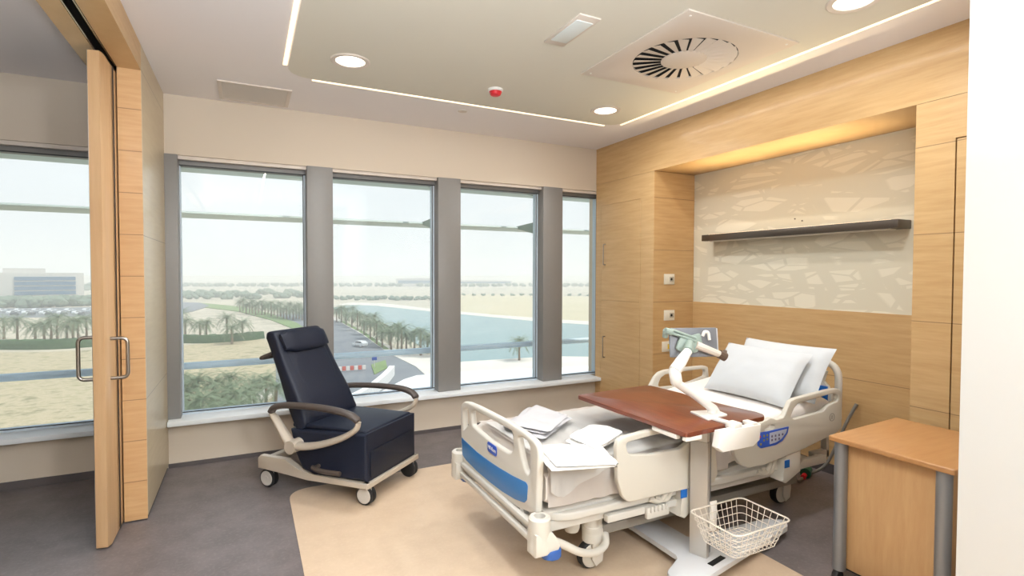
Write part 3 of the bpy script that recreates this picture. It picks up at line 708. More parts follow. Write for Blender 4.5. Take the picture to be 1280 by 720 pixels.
# rail mounts with blue square labels
for (a0, a1, c0, c1, q) in ((842, 866, 592, 640, (855, 617)), (970, 993, 562, 597, (984, 580))):
    pa = onY(a0, c0, 1.985); pb = onY(a1, c1, 1.985)
    b = newbm(); prism(b, [(pa.x+.03, pa.z), (pb.x, pa.z+.02), (pb.x, pb.z+.05), (pa.x+.04, pb.z), (pa.x, pb.z+.02), (pa.x+.02, pb.z+.06)], 1.945, 2.03, lambda a, c_, d: Vector((a, d, c_)), .01)
    mn = bp('rail_mount', b, M['bed_plastic'])
    c_ = onY(q[0], q[1], 1.943); b = newbm(); box(b, c_.x-.021, c_.x+.021, 1.942, 1.9455, c_.z-.022, c_.z+.022, .001, 1); bp('blue_label', b, M['blue'], mn)
    b = newbm()
    for k in range(2):
        x_ = pa.x-.03-k*.035
        tube(b, crom([(x_+.02, 1.99, pa.z+.02), (x_+.02, 1.985, pa.z-.06), (x_-.02, 1.985, pa.z-.12), (x_-.09, 1.99, pa.z-.10)], 5), .014, 10)
    bp('link_arm', b, M['bed_plastic2'])
# headboard: bent tube arch with inner panel
b = newbm()
tube(b, fillet([(3.285, 2.02, .55), (3.285, 2.02, .895), (3.285, 2.88, .895), (3.285, 2.88, .55)], .10, 8), .021, 12)
tube(b, fillet([(3.285, 2.12, .60), (3.285, 2.14, .70), (3.285, 2.10, .84)], .03), .012, 10)
hb = bp('headboard', b, M['bed_plastic'])
b = newbm(); prism(b, rounded([(2.04, .46), (2.86, .46), (2.86, .72), (2.78, .80), (2.14, .80), (2.06, .72)], .03), 3.272, 3.298, lambda a, c_, d: Vector((d, a, c_)), .006); bp('headboard_panel', b, M['bed_plastic2'], hb)
b = newbm(); box(b, 3.255, 3.271, 2.075, 2.18, .645, .745, .004); bp('blue_hook_plate', b, M['blue'], hb)
for yy in (2.1, 2.8):
    b = newbm(); box(b, 3.15, 3.30, yy-.02, yy+.02, .29, .34, .005); box(b, 3.27, 3.30, yy-.02, yy+.02, .29, .56, .005)
    bp('head_bracket', b, M['bed_metal'], hb)

# ---- bedding (each piece its own thing)
def slab_bm(c4, z, th, nu=22, nv=18, amp=.006, seed=0, layers=1, base=None, jit=0):
    """soft folded cloth: four floor corners, thickness, rounded rims, creases"""
    b = newbm(); c4 = [Vector((p[0], p[1], 0)) for p in c4]
    for l in range(layers):
        zz = z+l*th; sh = 1-.05*l; o = Vector((.008*l, -.006*l, 0)); jr = random.Random(seed+l); ctr = sum(c4, Vector())/4
        q = [ctr+(p-ctr)*sh+o+Vector((jr.uniform(-jit, jit), jr.uniform(-jit, jit), 0)) for p in c4]
        def P(u, v, top):
            p = q[0]*(1-u)*(1-v)+q[1]*u*(1-v)+q[2]*u*v+q[3]*(1-u)*v
            e = (max(0, 1-abs(2*u-1)**9)*max(0, 1-abs(2*v-1)**9))**.5
            n = noise.noise(Vector((p.x*7+seed, p.y*7, l*3.1)))+.5*noise.noise(Vector((p.x*18+seed, p.y*14, l)))
            p = p+Vector((noise.noise(Vector((u*3, v*3, seed)))*.012, noise.noise(Vector((u*3, v*3, seed+9)))*.012, 0))
            h = zz+(th*.5*(1+e) if top else th*.5*(1-e))+(n*amp*e if top else 0)
            return Vector((p.x, p.y, h+(base(p.x) if base else 0)))
        A = grid(b, lambda u, v: P(u, v, True), nu, nv); B = grid(b, lambda u, v: P(u, v, False), nu, nv)
    bmesh.ops.remove_doubles(b, verts=b.verts[:], dist=1e-5)
    return b
# top sheet draped over the near edge
b = newbm()
def drape(drop, x0, x1, y_far, th_off, seed, amp, edge=None):
    def f(u, v):
        x = x0+(x1-x0)*u; ye = 2.015-th_off
        d = drop(x)
        Lt = (y_far-ye); T = Lt+d; s = v*T
        wav = amp*(noise.noise(Vector((x*9+seed, s*2.0, 0)))+.6*noise.noise(Vector((x*22+seed, s*3, 2))))
        if s < Lt-.03: p = Vector((x, y_far-s, MT+.004+th_off+wav*.6))
        elif s < Lt+.03:
            a = (s-Lt+.03)/.06*PI/2; p = Vector((x, ye+.03-.03*math.sin(a)-wav*.3, MT+.004+th_off-.03+.03*math.cos(a)+wav*.4))
        else: p = Vector((x, ye-wav*1.2-abs(amp)*.6, MT+th_off-.02-(s-Lt)))
        return p
    return f
grid(b, drape(lambda x: .165, 1.192, 2.30, 2.80, .004, 3, .014), 60, 46)
bmesh.ops.solidify(b, geom=b.faces[:], thickness=.003)
own('bed_sheet', b, M['sheet'], 'cream sheet covering the foot half of the mattress and hanging over the near side', 'sheet', smooth=60)
b = newbm()
pts_d = [(1.19, .10), (1.22, .125), (1.26, .135), (1.32, .095), (1.42, .06), (1.52, .04), (1.7, .02), (2.1, .0)]
def dropf(x):
    for (a, d0), (c_, d1) in zip(pts_d, pts_d[1:]):
        if a <= x <= c_: return d0+(d1-d0)*(x-a)/(c_-a)
    return pts_d[0][1] if x < 1.2 else 0
grid(b, drape(dropf, 1.195, 1.98, 2.72, .018, 11, .016), 50, 44)
bmesh.ops.solidify(b, geom=b.faces[:], thickness=.009)
own('white_duvet', b, M['linen'], 'thin white duvet laid over the foot end of the bed, one corner hanging down', 'duvet', smooth=60)
zt = MT+.038
def q4(z, pts): return [onZ(a, c_, z) for a, c_ in pts]
own('folded_gown', slab_bm(q4(zt+.01, [(626, 534), (682, 546), (712, 523), (664, 509)]), zt-.004, .014, seed=2, layers=3, amp=.013, jit=.02), M['gown'], 'stack of folded pale grey cotton gowns behind the footboard rail', 'gown', smooth=60)
own('folded_sheet', slab_bm(q4(zt+.01, [(690, 588), (772, 583), (752, 556), (668, 560)]), zt-.004, .016, seed=5, layers=2, amp=.009, jit=.012), M['linen'], 'large white folded sheet on the duvet, nearest the front edge of the bed', 'sheet', smooth=60)
own('folded_towel', slab_bm(q4(zt+.03, [(742, 562), (783, 540), (742, 530), (701, 545)]), zt-.002, .022, seed=8, layers=2, amp=.010, jit=.015), M['linen'], 'plump white folded towel on the bed beside the near side rail', 'towel', smooth=60)
# pillows
def pillow_bm(bot, up, across, th, seed):
    """bot = middle of lower edge; up / across vectors give size"""
    b = newbm(); up = Vector(up); ac = Vector(across); n = ac.cross(up).normalized()
    def f(sgn):
        def g(u, v):
            a, c_ = 2*u-1, 2*v-1
            e = max(0, (1-a*a))**.42*max(0, (1-c_*c_))**.42
            pin = 1-.05*(1-abs(a)**2)*0
            aa = a*(1-.045*(1-c_*c_)) ; cc = c_*(1-.05*(1-a*a))
            p = Vector(bot)+up*(cc*.5+.5)+ac*(aa*.5)
            w = .010*noise.noise(Vector((a*2.5+seed, c_*2.5, sgn)))
            return p+n*(sgn*th*.5*e+w*e)
        return g
    grid(b, f(1), 26, 20); grid(b, f(-1), 26, 20)
    bmesh.ops.remove_doubles(b, verts=b.verts[:], dist=1e-5)
    return b
own('pillow', pillow_bm((2.79, 2.325, .672), (.235, .0, .30), (0, -.62, 0), .15, 1), M['pillow'], 'white pillow in front, leaning on the one behind it', 'pillow', 'bed pillows', 60)
own('pillow', pillow_bm((2.95, 2.27, .695), (.20, 0, .31), (0, -.64, 0), .13, 5), M['pillow'], 'white pillow behind, its right edge showing by the head rail', 'pillow', 'bed pillows', 60)

# ------------------------------------------------------------------ overbed table
t = thing('overbed_table', 'wheeled overbed table with cherry red top and silver column across the bed', 'table', (1.98, 1.9, 0))
b = newbm(); ft = rounded([(1.875, 2.80), (1.875, 1.915), (1.727, 1.84), (1.70, 1.74), (1.76, 1.705), (2.64, 1.885), (2.70, 1.94), (2.60, 2.005), (2.06, 2.03), (2.05, 2.80)], .02, 4)
prism(b, ft, .045, .07, bev=.004); obj('base_plate', b, M['base_white'], t)
b = newbm(); mt = Matrix.Translation((2.01, 1.805, 0)) @ Matrix.Rotation(R(12), 4, 'Z'); box(b, -.058, .058, -.014, .014, .0705, .073, mtx=mt); obj('slot', b, M['dark'], t, smooth=0)
for x, y in ((1.77, 1.77), (2.6, 1.93), (1.96, 2.74), (2.26, 1.865)):
    b = newbm(); cyl(b, (x, y, .03), .010, .018, n=10); lathe(b, [(0, -.012), (.018, -.012), (.0215, -.008), (.0215, .008), (.018, .012), (0, .012)], (x, y, .022), (.3, 1, 0), 18); obj('caster', b, M['black_rubber'], t)
ang = math.atan2(.36, .93); mt = Matrix.Translation((1.979, 1.839, 0)) @ Matrix.Rotation(ang, 4, 'Z')
b = newbm(); box(b, 0, .035, 0, .088, .07, .635, .004, mtx=mt); obj('outer_column', b, M['silver'], t)
b = newbm(); box(b, .036, .075, .01, .08, .07, .73, .006, mtx=mt); obj('inner_post', b, M['grey_paint'], t)
b = newbm(); box(b, .001, .034, .004, .084, .636, .735, .002, mtx=mt); hb2 = obj('top_bracket', b, M['bed_plastic'], t)
b = newbm(); box(b, -.0025, .0005, .05, .083, .65, .735, mtx=mt); obj('blue_stripe', b, M['blue'], t, smooth=0)
b = newbm(); tp = rounded([(1.70, 1.70), (2.25, 1.735), (2.285, 1.79), (2.262, 1.93), (2.245, 2.10), (2.25, 2.30), (2.232, 2.55), (1.678, 2.52)], .022, 4)
prism(b, tp, .739, .76, bev=.004); obj('table_top', b, M['table_top'], t)
b = newbm(); box(b, 1.74, 2.05, 1.78, 2.20, .722, .7385, .003); box(b, 1.70, 1.725, 1.76, 1.92, .715, .7385, .004); box(b, 1.705, 1.80, 1.705, 1.73, .718, .7385, .004); obj('underframe', b, M['white_plastic'], t)
# wire basket on the column
bx0, bx1, by0, by1, zt_, zb_ = 1.857, 2.212, 1.56, 1.838, .33, .205
b = newbm()
def rectloop(ins, z, r=.035): return fillet([(bx0+ins, by0+ins, z), (bx1-ins, by0+ins, z), (bx1-ins, by1-ins, z), (bx0+ins, by1-ins, z)], r, 4, True)
tube(b, rectloop(0, zt_), .0038, 8, closed=True)
for k in range(1, 5): tube(b, rectloop(.010*k, zt_-.031*k), .0018, 6, closed=True)
for k in range(1, 10):
    f_ = k/10; x = bx0+(bx1-bx0)*f_; xi = bx0+.04+(bx1-bx0-.08)*f_
    tube(b, [(x, by0, zt_), (xi, by0+.04, zb_), (xi, by1-.04, zb_), (x, by1, zt_)], .0018, 6)
for k in range(1, 8):
    f_ = k/8; y = by0+(by1-by0)*f_; yi = by0+.04+(by1-by0-.08)*f_
    tube(b, [(bx0, y, zt_), (bx0+.04, yi, zb_), (bx1-.04, yi, zb_), (bx1, y, zt_)], .0018, 6)
bk_ = obj('wire_basket', b, M['wire'], t)
b = newbm(); box(b, 2.0, 2.045, 1.838, 1.846, .20, .345, .002); obj('basket_bracket', b, M['white_plastic'], bk_)
# hand lever block under the top edge
t = thing('monitor_arm', 'white jointed arm holding a grey tablet, clamped to the table edge', 'monitor arm', (2.0, 1.74, .62))
b = newbm(); prism(b, [(1.862, .757), (2.12, .757), (2.112, .685), (2.07, .662), (1.875, .662), (1.845, .685)], 1.655, 1.696, lambda a, c_, d: Vector((a, d, c_)), .006)
box(b, 1.95, 2.0, 1.66, 1.715, .75, .779, .004); box(b, 2.07, 2.105, 1.66, 1.72, .75, .768, .004)
obj('clamp_housing', b, M['white_plastic'], t)
b = newbm(); box(b, 1.96, 1.995, 1.70, 1.86, .7605, .772, .003); prism(b, rounded([(1.935, 1.80), (2.09, 1.82), (2.11, 1.91), (1.97, 1.95)], .01), .7605, .768, bev=.002); cyl(b, (2.04, 1.87, .766), .026, .03, n=20, bev=.005); obj('base_mount', b, M['white_plastic'], t)
b = newbm(); A_ = Vector((2.045, 1.87, .79)); B_ = Vector((1.785, 1.85, .945)); D_ = Vector((1.772, 1.85, 1.0)); E_ = Vector((1.875, 1.87, 1.085))
tube(b, [A_+Vector((.01, 0, -.02)), A_, A_.lerp(B_, .5), B_], [.028, .024, .020, .023], 14, flat=.9); obj('lower_arm', b, M['white_plastic'], t, smooth=50)
b = newbm(); tube(b, [B_+Vector((.004, 0, -.012)), B_, D_, D_+Vector((.004, 0, .012))], [.018, .027, .027, .02], 16); obj('elbow', b, M['white_plastic'], t, smooth=50)
b = newbm(); tube(b, [D_, D_.lerp(E_, .5), E_], [.029, .027, .020], 14); obj('upper_arm', b, M['white_plastic'], t, smooth=50)
# tablet: seen from the back
TO = onY(866.5, 428, 1.93); ex = Vector((.95, -.32, .0)).normalized(); ey = Vector((.05, .12, .97)).normalized(); ey = (ey-ex*ey.dot(ex)).normalized()
tw, th_ = .124, .072
b = plate_bm([rounded([(-tw, -th_), (tw, -th_), (tw, th_), (-tw, th_)], .008)], .012, .003, TO, ex, ey); tb = obj('tablet', b, M['tablet'], t)
nn = ex.cross(ey)
b = plate_bm([rounded([(tw-.002, -th_+.004), (tw+.004, -th_+.004), (tw+.004, th_-.004), (tw-.002, th_-.004)], .002)], .013, .001, TO, ex, ey); obj('bright_edge', b, M['tablet_edge'], tb)
b = plate_bm([rounded([(-tw+.006, -th_+.006), (tw-.006, -th_+.006), (tw-.006, th_-.006), (-tw+.006, th_-.006)], .004)], .001, .0002, TO-nn*.0065, ex, ey); obj('screen', b, M['screen'], tb)
def tp3(a, c_, d): return TO+ex*a+ey*c_+nn*d
b = plate_bm([rounded([(-.085, -.03), (-.055, .034), (.0, .034), (.045, .045), (.055, -.015), (.02, -.05), (-.05, -.05)], .012)], .018, .004, tp3(-.02, .0, .022), ex, ey)
tube(b, [tp3(-.035, -.005, .03), E_], .022, 14)
obj('mount_plate', b, M['bracket'], t, smooth=50)
b = newbm()
for o_ in (-.008, .008): tube(b, [tp3(-.13, .058+o_, .028), tp3(.0, .012+o_, .03)], .0065, 8)
tube(b, [tp3(-.148, .062, .02), tp3(-.142, .030, -.005)], .014, 10); tube(b, [tp3(-.155, .060, .028), tp3(-.12, .05, .028)], .016, 10)
obj('left_clamp', b, M['bracket'], t)
b = newbm(); tube(b, [tp3(.0, -.012, .028), tp3(.125, -.062, .028)], [.02, .016], 10)
obj('right_clamp', b, M['vent_white'], t)
b = newbm(); tube(b, [tp3(.118, -.058, .028), tp3(.15, -.075, .026)], .022, 10); tube(b, [tp3(.15, -.072, .02), tp3(.165, -.045, 0)], .010, 8); obj('clamp_knob', b, mat('brown_knob', (92, 74, 62), .5), t)
b = newbm(); tube(b, crom([tp3(.035, .03, .03), tp3(.045, .05, .035), tp3(.065, .045, .03), tp3(.07, .01, .03)], 5), .008, 8); obj('top_hook', b, M['white_plastic'], t)

# ------------------------------------------------------------------ bedside cabinet
t = thing('bedside_cabinet', 'maple bedside cabinet with rounded orange brown top and grey tubular legs, at the right', 'cabinet', (2.78, 1.3, 0))
b = newbm(); prism(b, rounded([(2.455, 1.05), (3.085, 1.07), (3.085, 1.59), (2.455, 1.555)], .012, 3), .666, .690, bev=.006, seg=3); obj('top', b, M['wood_cabtop'], t)
b = newbm(); box(b, 2.515, 3.04, 1.125, 1.50, .06, .665, .002); obj('body', b, M['wood_cab'], t)
b = newbm(); box(b, 2.512, 2.514, 1.13, 1.495, .06, .066); obj('bottom_strip', b, M['dark'], t, smooth=0)
for x, y in ((2.50, 1.518), (2.50, 1.105), (3.05, 1.53), (3.05, 1.11)):
    b = newbm(); cyl(b, (x, y, .055), .028, .611, n=28); lg = obj('leg', b, M['grey_paint'], t)
    b = newbm(); cyl(b, (x, y, .03), .012, .025, n=12); lathe(b, [(0, -.014), (.024, -.014), (.0275, -.009), (.0275, .009), (.024, .014), (0, .014)], (x-.012, y, .028), (0, 1, 0), 20); obj('caster', b, M['black_rubber'], lg)

# bed power cable with green plug on the floor behind the bed head
b = newbm(); p0 = Vector((3.45, 2.38, .02)); tube(b, crom([(3.28, 2.40, .10), (3.38, 2.36, .03), (3.46, 2.38, .013), (3.58, 2.42, .014), (3.68, 2.34, .10), (3.75, 2.25, .40), (3.785, 2.2, .55)], 8), .011, 8)
t = thing('power_cable', 'grey cable with a green plug collar behind the head of the bed', 'cable', (3.5, 2.4, 0)); obj('lead', b, M['cable'], t)
b = newbm(); tube(b, [(3.54, 2.40, .035), (3.63, 2.44, .035)], [.035, .028], 14); obj('green_collar', b, M['green_plug'], t)
b = newbm(); tube(b, [(3.50, 2.39, .018), (3.54, 2.405, .022)], .017, 12); obj('red_ring', b, M['red'], t)

# ------------------------------------------------------------------ outside: sunshades and rail on the facade
YS = 5.45
def hz(px, py, Y=YS): return onY(px, py, Y).z
z1 = hz(300, 270); z2 = hz(300, 214)
for k, z in enumerate((z1, z2)):
    b = newbm(); prism(b, rounded([(-.16, -.012), (.10, -.03), (.16, -.02), (.16, .012), (.0, .022), (-.15, .004)], .006, 2), -8, 9, lambda a, c_, d: Vector((d, YS+a, z+c_)))
    sn = thing('sunshade', ('lower' if k == 0 else 'upper')+' horizontal grey green sunshade running outside all windows', 'sunshade', (0, YS, z), group='sunshades outside')
    obj('shade_blade', b, M['shade_metal'], sn)
    for x in (-4.05, -2.95, -1.85, -.76, .53, 1.65, 2.75, 3.85):
        b = newbm(); ya = YW+(.192 if k == 0 else .2505); prism(b, [(ya, z-.12), (ya, z+.03), (YS-.10, z+.012), (YS-.10, z-.012)], x-.02, x+.02, lambda a, c_, d: Vector((d, a, c_)), .004)
        obj('bracket', b, M['bracket'], sn)
zr = onY(380, 448, 5.1).z
b = newbm(); tube(b, [(-8, 5.1, zr), (9, 5.1, zr)], .03, 12); own('facade_rail', b, mat('pale_blue_metal', (212, 232, 248), .45), 'long pale blue tubular rail running outside all windows', 'rail')
b = newbm(); box(b, XL-.2, 4.1, YW+.26, YW+.5, -.3, .25); struct('facade_ledge', b, M['white_wall'])

# ------------------------------------------------------------------ landscape
GZ = -18.0
def gp(px, py, z=GZ): p = onZ(px, py, z); return (p.x, p.y)
def ground_mat(name, cs, scale=.05, rough=.95, scale2=.6):
    m, nt, bs = base_mat(name); geo = N(nt, 'ShaderNodeNewGeometry')
    n1 = N(nt, 'ShaderNodeTexNoise'); n1.inputs['Scale'].default_value = scale; n1.inputs['Detail'].default_value = 8; n1.inputs['Roughness'].default_value = .7
    nt.links.new(geo.outputs['Position'], n1.inputs['Vector'])
    rp = N(nt, 'ShaderNodeValToRGB'); e = rp.color_ramp.elements
    e[0].position = .35; e[0].color = lin(cs[0]); e[1].position = .65; e[1].color = lin(cs[-1])
    if len(cs) > 2: q = e.new(.5); q.color = lin(cs[1])
    nt.links.new(n1.outputs['Fac'], rp.inputs['Fac']); nt.links.new(rp.outputs['Color'], bs.inputs['Base Color'])
    bs.inputs['Roughness'].default_value = rough; bs.inputs['Specular IOR Level'].default_value = .1
    return m
G = {}
G['sand'] = ground_mat('dry_sand', ((178, 168, 150), (198, 189, 172), (166, 160, 142)), .06)
G['scrub'] = ground_mat('dry_grass_sand', ((140, 136, 106), (190, 176, 148), (162, 154, 122)), .35)
G['pale'] = ground_mat('pale_paving', ((214, 208, 198), (226, 220, 210)), .2)
G['asphalt'] = ground_mat('asphalt', ((124, 128, 134), (136, 140, 144)), .15)
G['grass'] = ground_mat('mown_grass', ((118, 140, 92), (138, 156, 108)), .3)
G['hedge'] = ground_mat('hedge_leaves', ((62, 92, 62), (86, 112, 76)), 1.2)
G['far'] = ground_mat('far_plain', ((178, 171, 152), (196, 187, 168), (166, 162, 144)), .012)
G['leaf'] = ground_mat('palm_leaf', ((104, 122, 98), (140, 152, 124)), .8)
G['leaf_far'] = ground_mat('tree_foliage', ((104, 122, 108), (130, 144, 124)), .5)
G['trunk'] = mat('palm_trunk', (134, 116, 94), .9)
G['roof'] = mat('white_roof_membrane', (236, 236, 234), .6)
G['bld'] = mat('pale_building_render', (214, 210, 204), .8)
G['bglass'] = mat('blue_building_glass', (70, 112, 146), .2)
m, nt, bs = base_mat('lake_water'); bs.inputs['Base Color'].default_value = lin((112, 148, 150)); bs.inputs['Roughness'].default_value = .25
nz = N(nt, 'ShaderNodeTexNoise'); nz.inputs['Scale'].default_value = .6; nz.inputs['Detail'].default_value = 5
geo = N(nt, 'ShaderNodeNewGeometry'); nt.links.new(geo.outputs['Position'], nz.inputs['Vector'])
bpn = N(nt, 'ShaderNodeBump'); bpn.inputs['Strength'].default_value = .5; bpn.inputs['Distance'].default_value = .3
nt.links.new(nz.outputs['Fac'], bpn.inputs['Height']); nt.links.new(bpn.outputs['Normal'], bs.inputs['Normal']); G['water'] = m

b = newbm(); box(b, -3500, 4500, -600, 4500, GZ-2, GZ); struct('ground', b, G['far'])
lv = [0]
def patch(name, pts, m, z=None, raw=False):
    lv[0] += 1
    poly = pts if raw else [gp(*p) for p in pts]
    b = newbm(); prism(b, poly, GZ-.5, GZ+.03*lv[0] if z is None else z); struct(name, b, m); return poly
patch('sand_field', [(-60, 441), (60, 440), (225, 432), (330, 424), (345, 432), (345, 760), (-60, 760)], G['scrub'])
patch('sand_plot', [(215, 395), (260, 386), (300, 392), (345, 402), (372, 410), (330, 424), (215, 428)], G['sand'])
patch('sand_plot', [(-60, 398), (118, 396), (118, 412), (-60, 416)], G['sand'])
patch('parking_lot', [(-80, 387), (130, 384), (130, 396), (-80, 399)], G['asphalt'])
patch('lake', [(412, 385), (440, 381.5), (470, 382.5), (545, 390.5), (680, 403), (760, 408), (860, 415), (860, 449), (745, 448), (690, 447), (575, 454), (545, 444), (520, 430), (480, 404), (450, 392), (420, 388)], G['water'])
patch('far_bank', [(574, 390), (575, 368), (690, 370), (800, 372), (800, 406), (690, 400)], ground_mat('far_bank_grass', ((196, 186, 154), (206, 194, 166)), .03))
patch('beach', [(412, 382), (440, 378.5), (480, 379.5), (545, 387), (620, 394), (700, 400), (860, 409), (860, 415), (760, 408), (680, 403), (545, 390.5), (470, 382.5), (440, 381.5)], G['pale'])
patch('road', [(360, 392), (400, 394), (424, 402), (455, 418), (480, 438), (520, 452), (600, 462), (700, 470), (700, 600), (380, 560), (345, 500), (345, 432), (372, 410), (330, 396)], G['asphalt'])
patch('verge', [(390, 388), (418, 397), (447, 410), (480, 430), (500, 440), (545, 445), (545, 452), (520, 452), (480, 438.5), (452, 418.5), (424, 402.5), (380, 392)], G['pale'])
patch('grass_verge', [(424, 402), (452, 417.5), (480, 438), (487, 438), (458, 417), (430, 402)], G['grass'])
patch('promenade', [(500, 440), (575, 454), (690, 447), (860, 449), (860, 475), (540, 478), (520, 460), (480, 440)], G['pale'])
patch('grass_verge', [(250, 379), (300, 384), (340, 393), (372, 405), (385, 414), (372, 414), (340, 401), (300, 390), (250, 384)], G['grass'])
patch('side_road', [(215, 378), (250, 379), (262, 383), (240, 390), (215, 394)], G['asphalt'])
patch('traffic_island', [(464, 458), (482, 452), (484, 462), (468, 470)], G['grass'])
patch('path', [(300, 500), (345, 484), (345, 494), (310, 515)], G['pale'])

# palms
def frond(b, c, az, L, lift, droop, w, feather=True):
    pts = []; n_ = 6
    d = Vector((math.cos(az), math.sin(az), 0)); s = Vector((-d.y, d.x, 0))
    for i in range(n_+1):
        t_ = i/n_; p = c+d*(L*t_*(1-.12*t_))+Vector((0, 0, L*(lift*t_-droop*t_*t_)))
        ww = w*math.sin(PI*min(1, .12+t_*.88))**.7*(.55+.45*(i % 2)); pts.append((p, ww))
    for (p, a), (q, c_) in zip(pts, pts[1:]):
        for sg in (-1, 1):
            if feather:
                for j in range(4):
                    m0 = p.lerp(q, j/4); m1 = p.lerp(q, (j+.55)/4); e_ = p.lerp(q, (j+1.5)/4)+s*sg*(a+.12)*1.25-Vector((0, 0, a*.5))
                    b.faces.new((b.verts.new(m0), b.verts.new(m1), b.verts.new(e_)))
                continue
            v0 = b.verts.new(p); v1 = b.verts.new(q); v2 = b.verts.new(q+s*sg*c_-Vector((0, 0, c_*.45))); v3 = b.verts.new(p+s*sg*a-Vector((0, 0, a*.45)))
            b.faces.new((v0, v1, v2, v3))
def palm_meshes(seed, hh):
    rnd = random.Random(seed); b = newbm()
    tube(b, [(0, 0, 0), (.1, 0, hh*.5), (0, .05, hh)], [.32, .24, .26], 8)
    tm = bpy.data.meshes.new('palm_trunk'); b.to_mesh(tm); b.free(); tm.materials.append(G['trunk'])
    b = newbm(); c = Vector((0, 0, hh))
    for k in range(40):
        az = k*2.399+rnd.random()*.3; lv_ = k/40
        frond(b, c, az, 3.2+rnd.random()*.7, 1.0-1.05*lv_, .55+.35*lv_, .42)
    cm = bpy.data.meshes.new('palm_crown'); b.to_mesh(cm); b.free(); cm.materials.append(G['leaf'])
    return tm, cm
PM = [palm_meshes(3, 5.0), palm_meshes(5, 6.2), palm_meshes(9, 4.2)]
def palm(px, py, k, lab, grp, sc=1.0, top=False, z=GZ):
    """px,py: foot of the trunk (or the crown centre when top)"""
    tm, cm = PM[k % 3]; hh = (5.0, 6.2, 4.2)[k % 3]*sc
    x, y = gp(px, py, z+hh if top else z)
    r_ = bpy.data.objects.new('palm_tree', None); COL.objects.link(r_); r_.location = (x, y, z); r_.rotation_euler = (0, 0, random.random()*6); r_.scale = (sc,)*3
    tagit(r_, lab, 'palm', grp)
    for n_, me in (('trunk', tm), ('crown', cm)):
        o = bpy.data.objects.new(n_, me); COL.objects.link(o); o.parent = r_
# near palms below the first window
for k, (px, py) in enumerate(((236, 487), (252, 500), (268, 478), (284, 486), (300, 494), (318, 478), (332, 474), (345, 484), (262, 512), (242, 515), (296, 508), (225, 502), (229, 474), (246, 476), (276, 498), (312, 488), (288, 472), (232, 516), (278, 516))):
    palm(px, py, k, 'bushy date palm just below the first window behind the recliner', 'near date palms below the window', .82, True)
for k, (px, py) in enumerate(((232, 424), (226, 414), (250, 423), (258, 427), (284, 425), (290, 430), (303, 426))):
    palm(px, py, k, 'date palm in the clump beyond the sand seen through the first window', 'mid distance palms behind the hedge', 1.05)
for k, (px, py) in enumerate(((5, 424), (22, 432), (44, 428), (56, 432), (72, 427), (84, 430), (98, 424), (108, 430), (-12, 430), (64, 424), (92, 434))):
    palm(px, py, k, 'date palm in the row behind the hedge seen through the left room window', 'palms seen through the left room window', 1.1)
row = [(421, 403), (427, 404), (433, 407), (440, 410), (447, 414), (455, 419), (463, 424), (471, 431), (478, 435), (489, 440), (502, 442), (424, 399), (432, 401), (441, 404), (450, 408), (459, 413), (468, 419), (477, 425), (487, 432), (497, 436), (508, 440), (518, 441), (526, 446), (534, 443), (543, 447)]
for k, (px, py) in enumerate(row): palm(px, py, k, 'date palm in the row between the road and the lake', 'lakeside palm row', .95)
palm(649, 452, 0, 'single low palm on the near shore seen through the third window', None, .9)
for k in range(22):
    palm(300+k*3.9, 388+k*.55+random.random()*4, k, 'small date palm lining the road far behind the recliner', 'far roadside palms', 1.0)

# tree clumps
def clump_mesh(seed):
    b = newbm(); rnd = random.Random(seed)
    for k in range(9):
        r_ = rnd.uniform(1.2, 2.2); c = Vector((rnd.uniform(-2.2, 2.2), rnd.uniform(-2.2, 2.2), rnd.uniform(1.3, 3.4)))
        q = bmesh.ops.create_icosphere(b, subdivisions=2, radius=r_)
        for v in q['verts']: v.co = v.co*(1+.28*noise.noise(v.co*1.3+c))+c
    tube(b, [(0, 0, -.2), (0, 0, 2.2)], .25, 6)
    me = bpy.data.meshes.new('tree_crown'); b.to_mesh(me); b.free(); me.materials.append(G['leaf_far']); return me
CM = [clump_mesh(k) for k in (1, 2, 3, 4)]
def bush(px, py, k, lab, grp, sc=1.0, name='tree', z=GZ):
    x, y = gp(px, py, z); o = bpy.data.objects.new(name, CM[k % 4]); COL.objects.link(o); o.location = (x, y, z); o.rotation_euler = (0, 0, k*1.3)
    o.scale = (sc*1.25, sc*1.25, sc); tagit(o, lab, 'tree' if name == 'tree' else 'shrub', grp)
for k in range(26): bush(-14+k*5.3, 381.5+random.random()*3.5, k, 'dark bushy tree between the office block and the parking lot', 'trees before the office block', 1.25)
for k in range(34): bush(219+k*5.0+random.random()*3, 368+random.random()*7-(k > 20)*2, k, 'hazy bushy tree in the belt beyond the sand plots', 'tree belt beyond the sand', 1.0)
for k in range(60): bush(215+k*9.1+random.random()*3, 357.8+random.random()*.8, k, 'tiny hazy tree on the horizon', 'horizon trees', 1.15)
for k in range(9): bush(-10+k*15, 362+random.random(), k, 'hazy tree on the skyline beside the office block', 'skyline trees at the left', 1.8)
for k in range(16): bush(420+k*8.4+random.random()*3, 374+random.random()*1.5, k, 'small shrub on the far shore of the lake', 'far shore shrubs', .65, 'shrub')
for k in range(14): bush(580+k*12, 370-random.random()*1, k, 'small shrub on the plain beyond the far bank', 'far plain shrubs', .45, 'shrub')
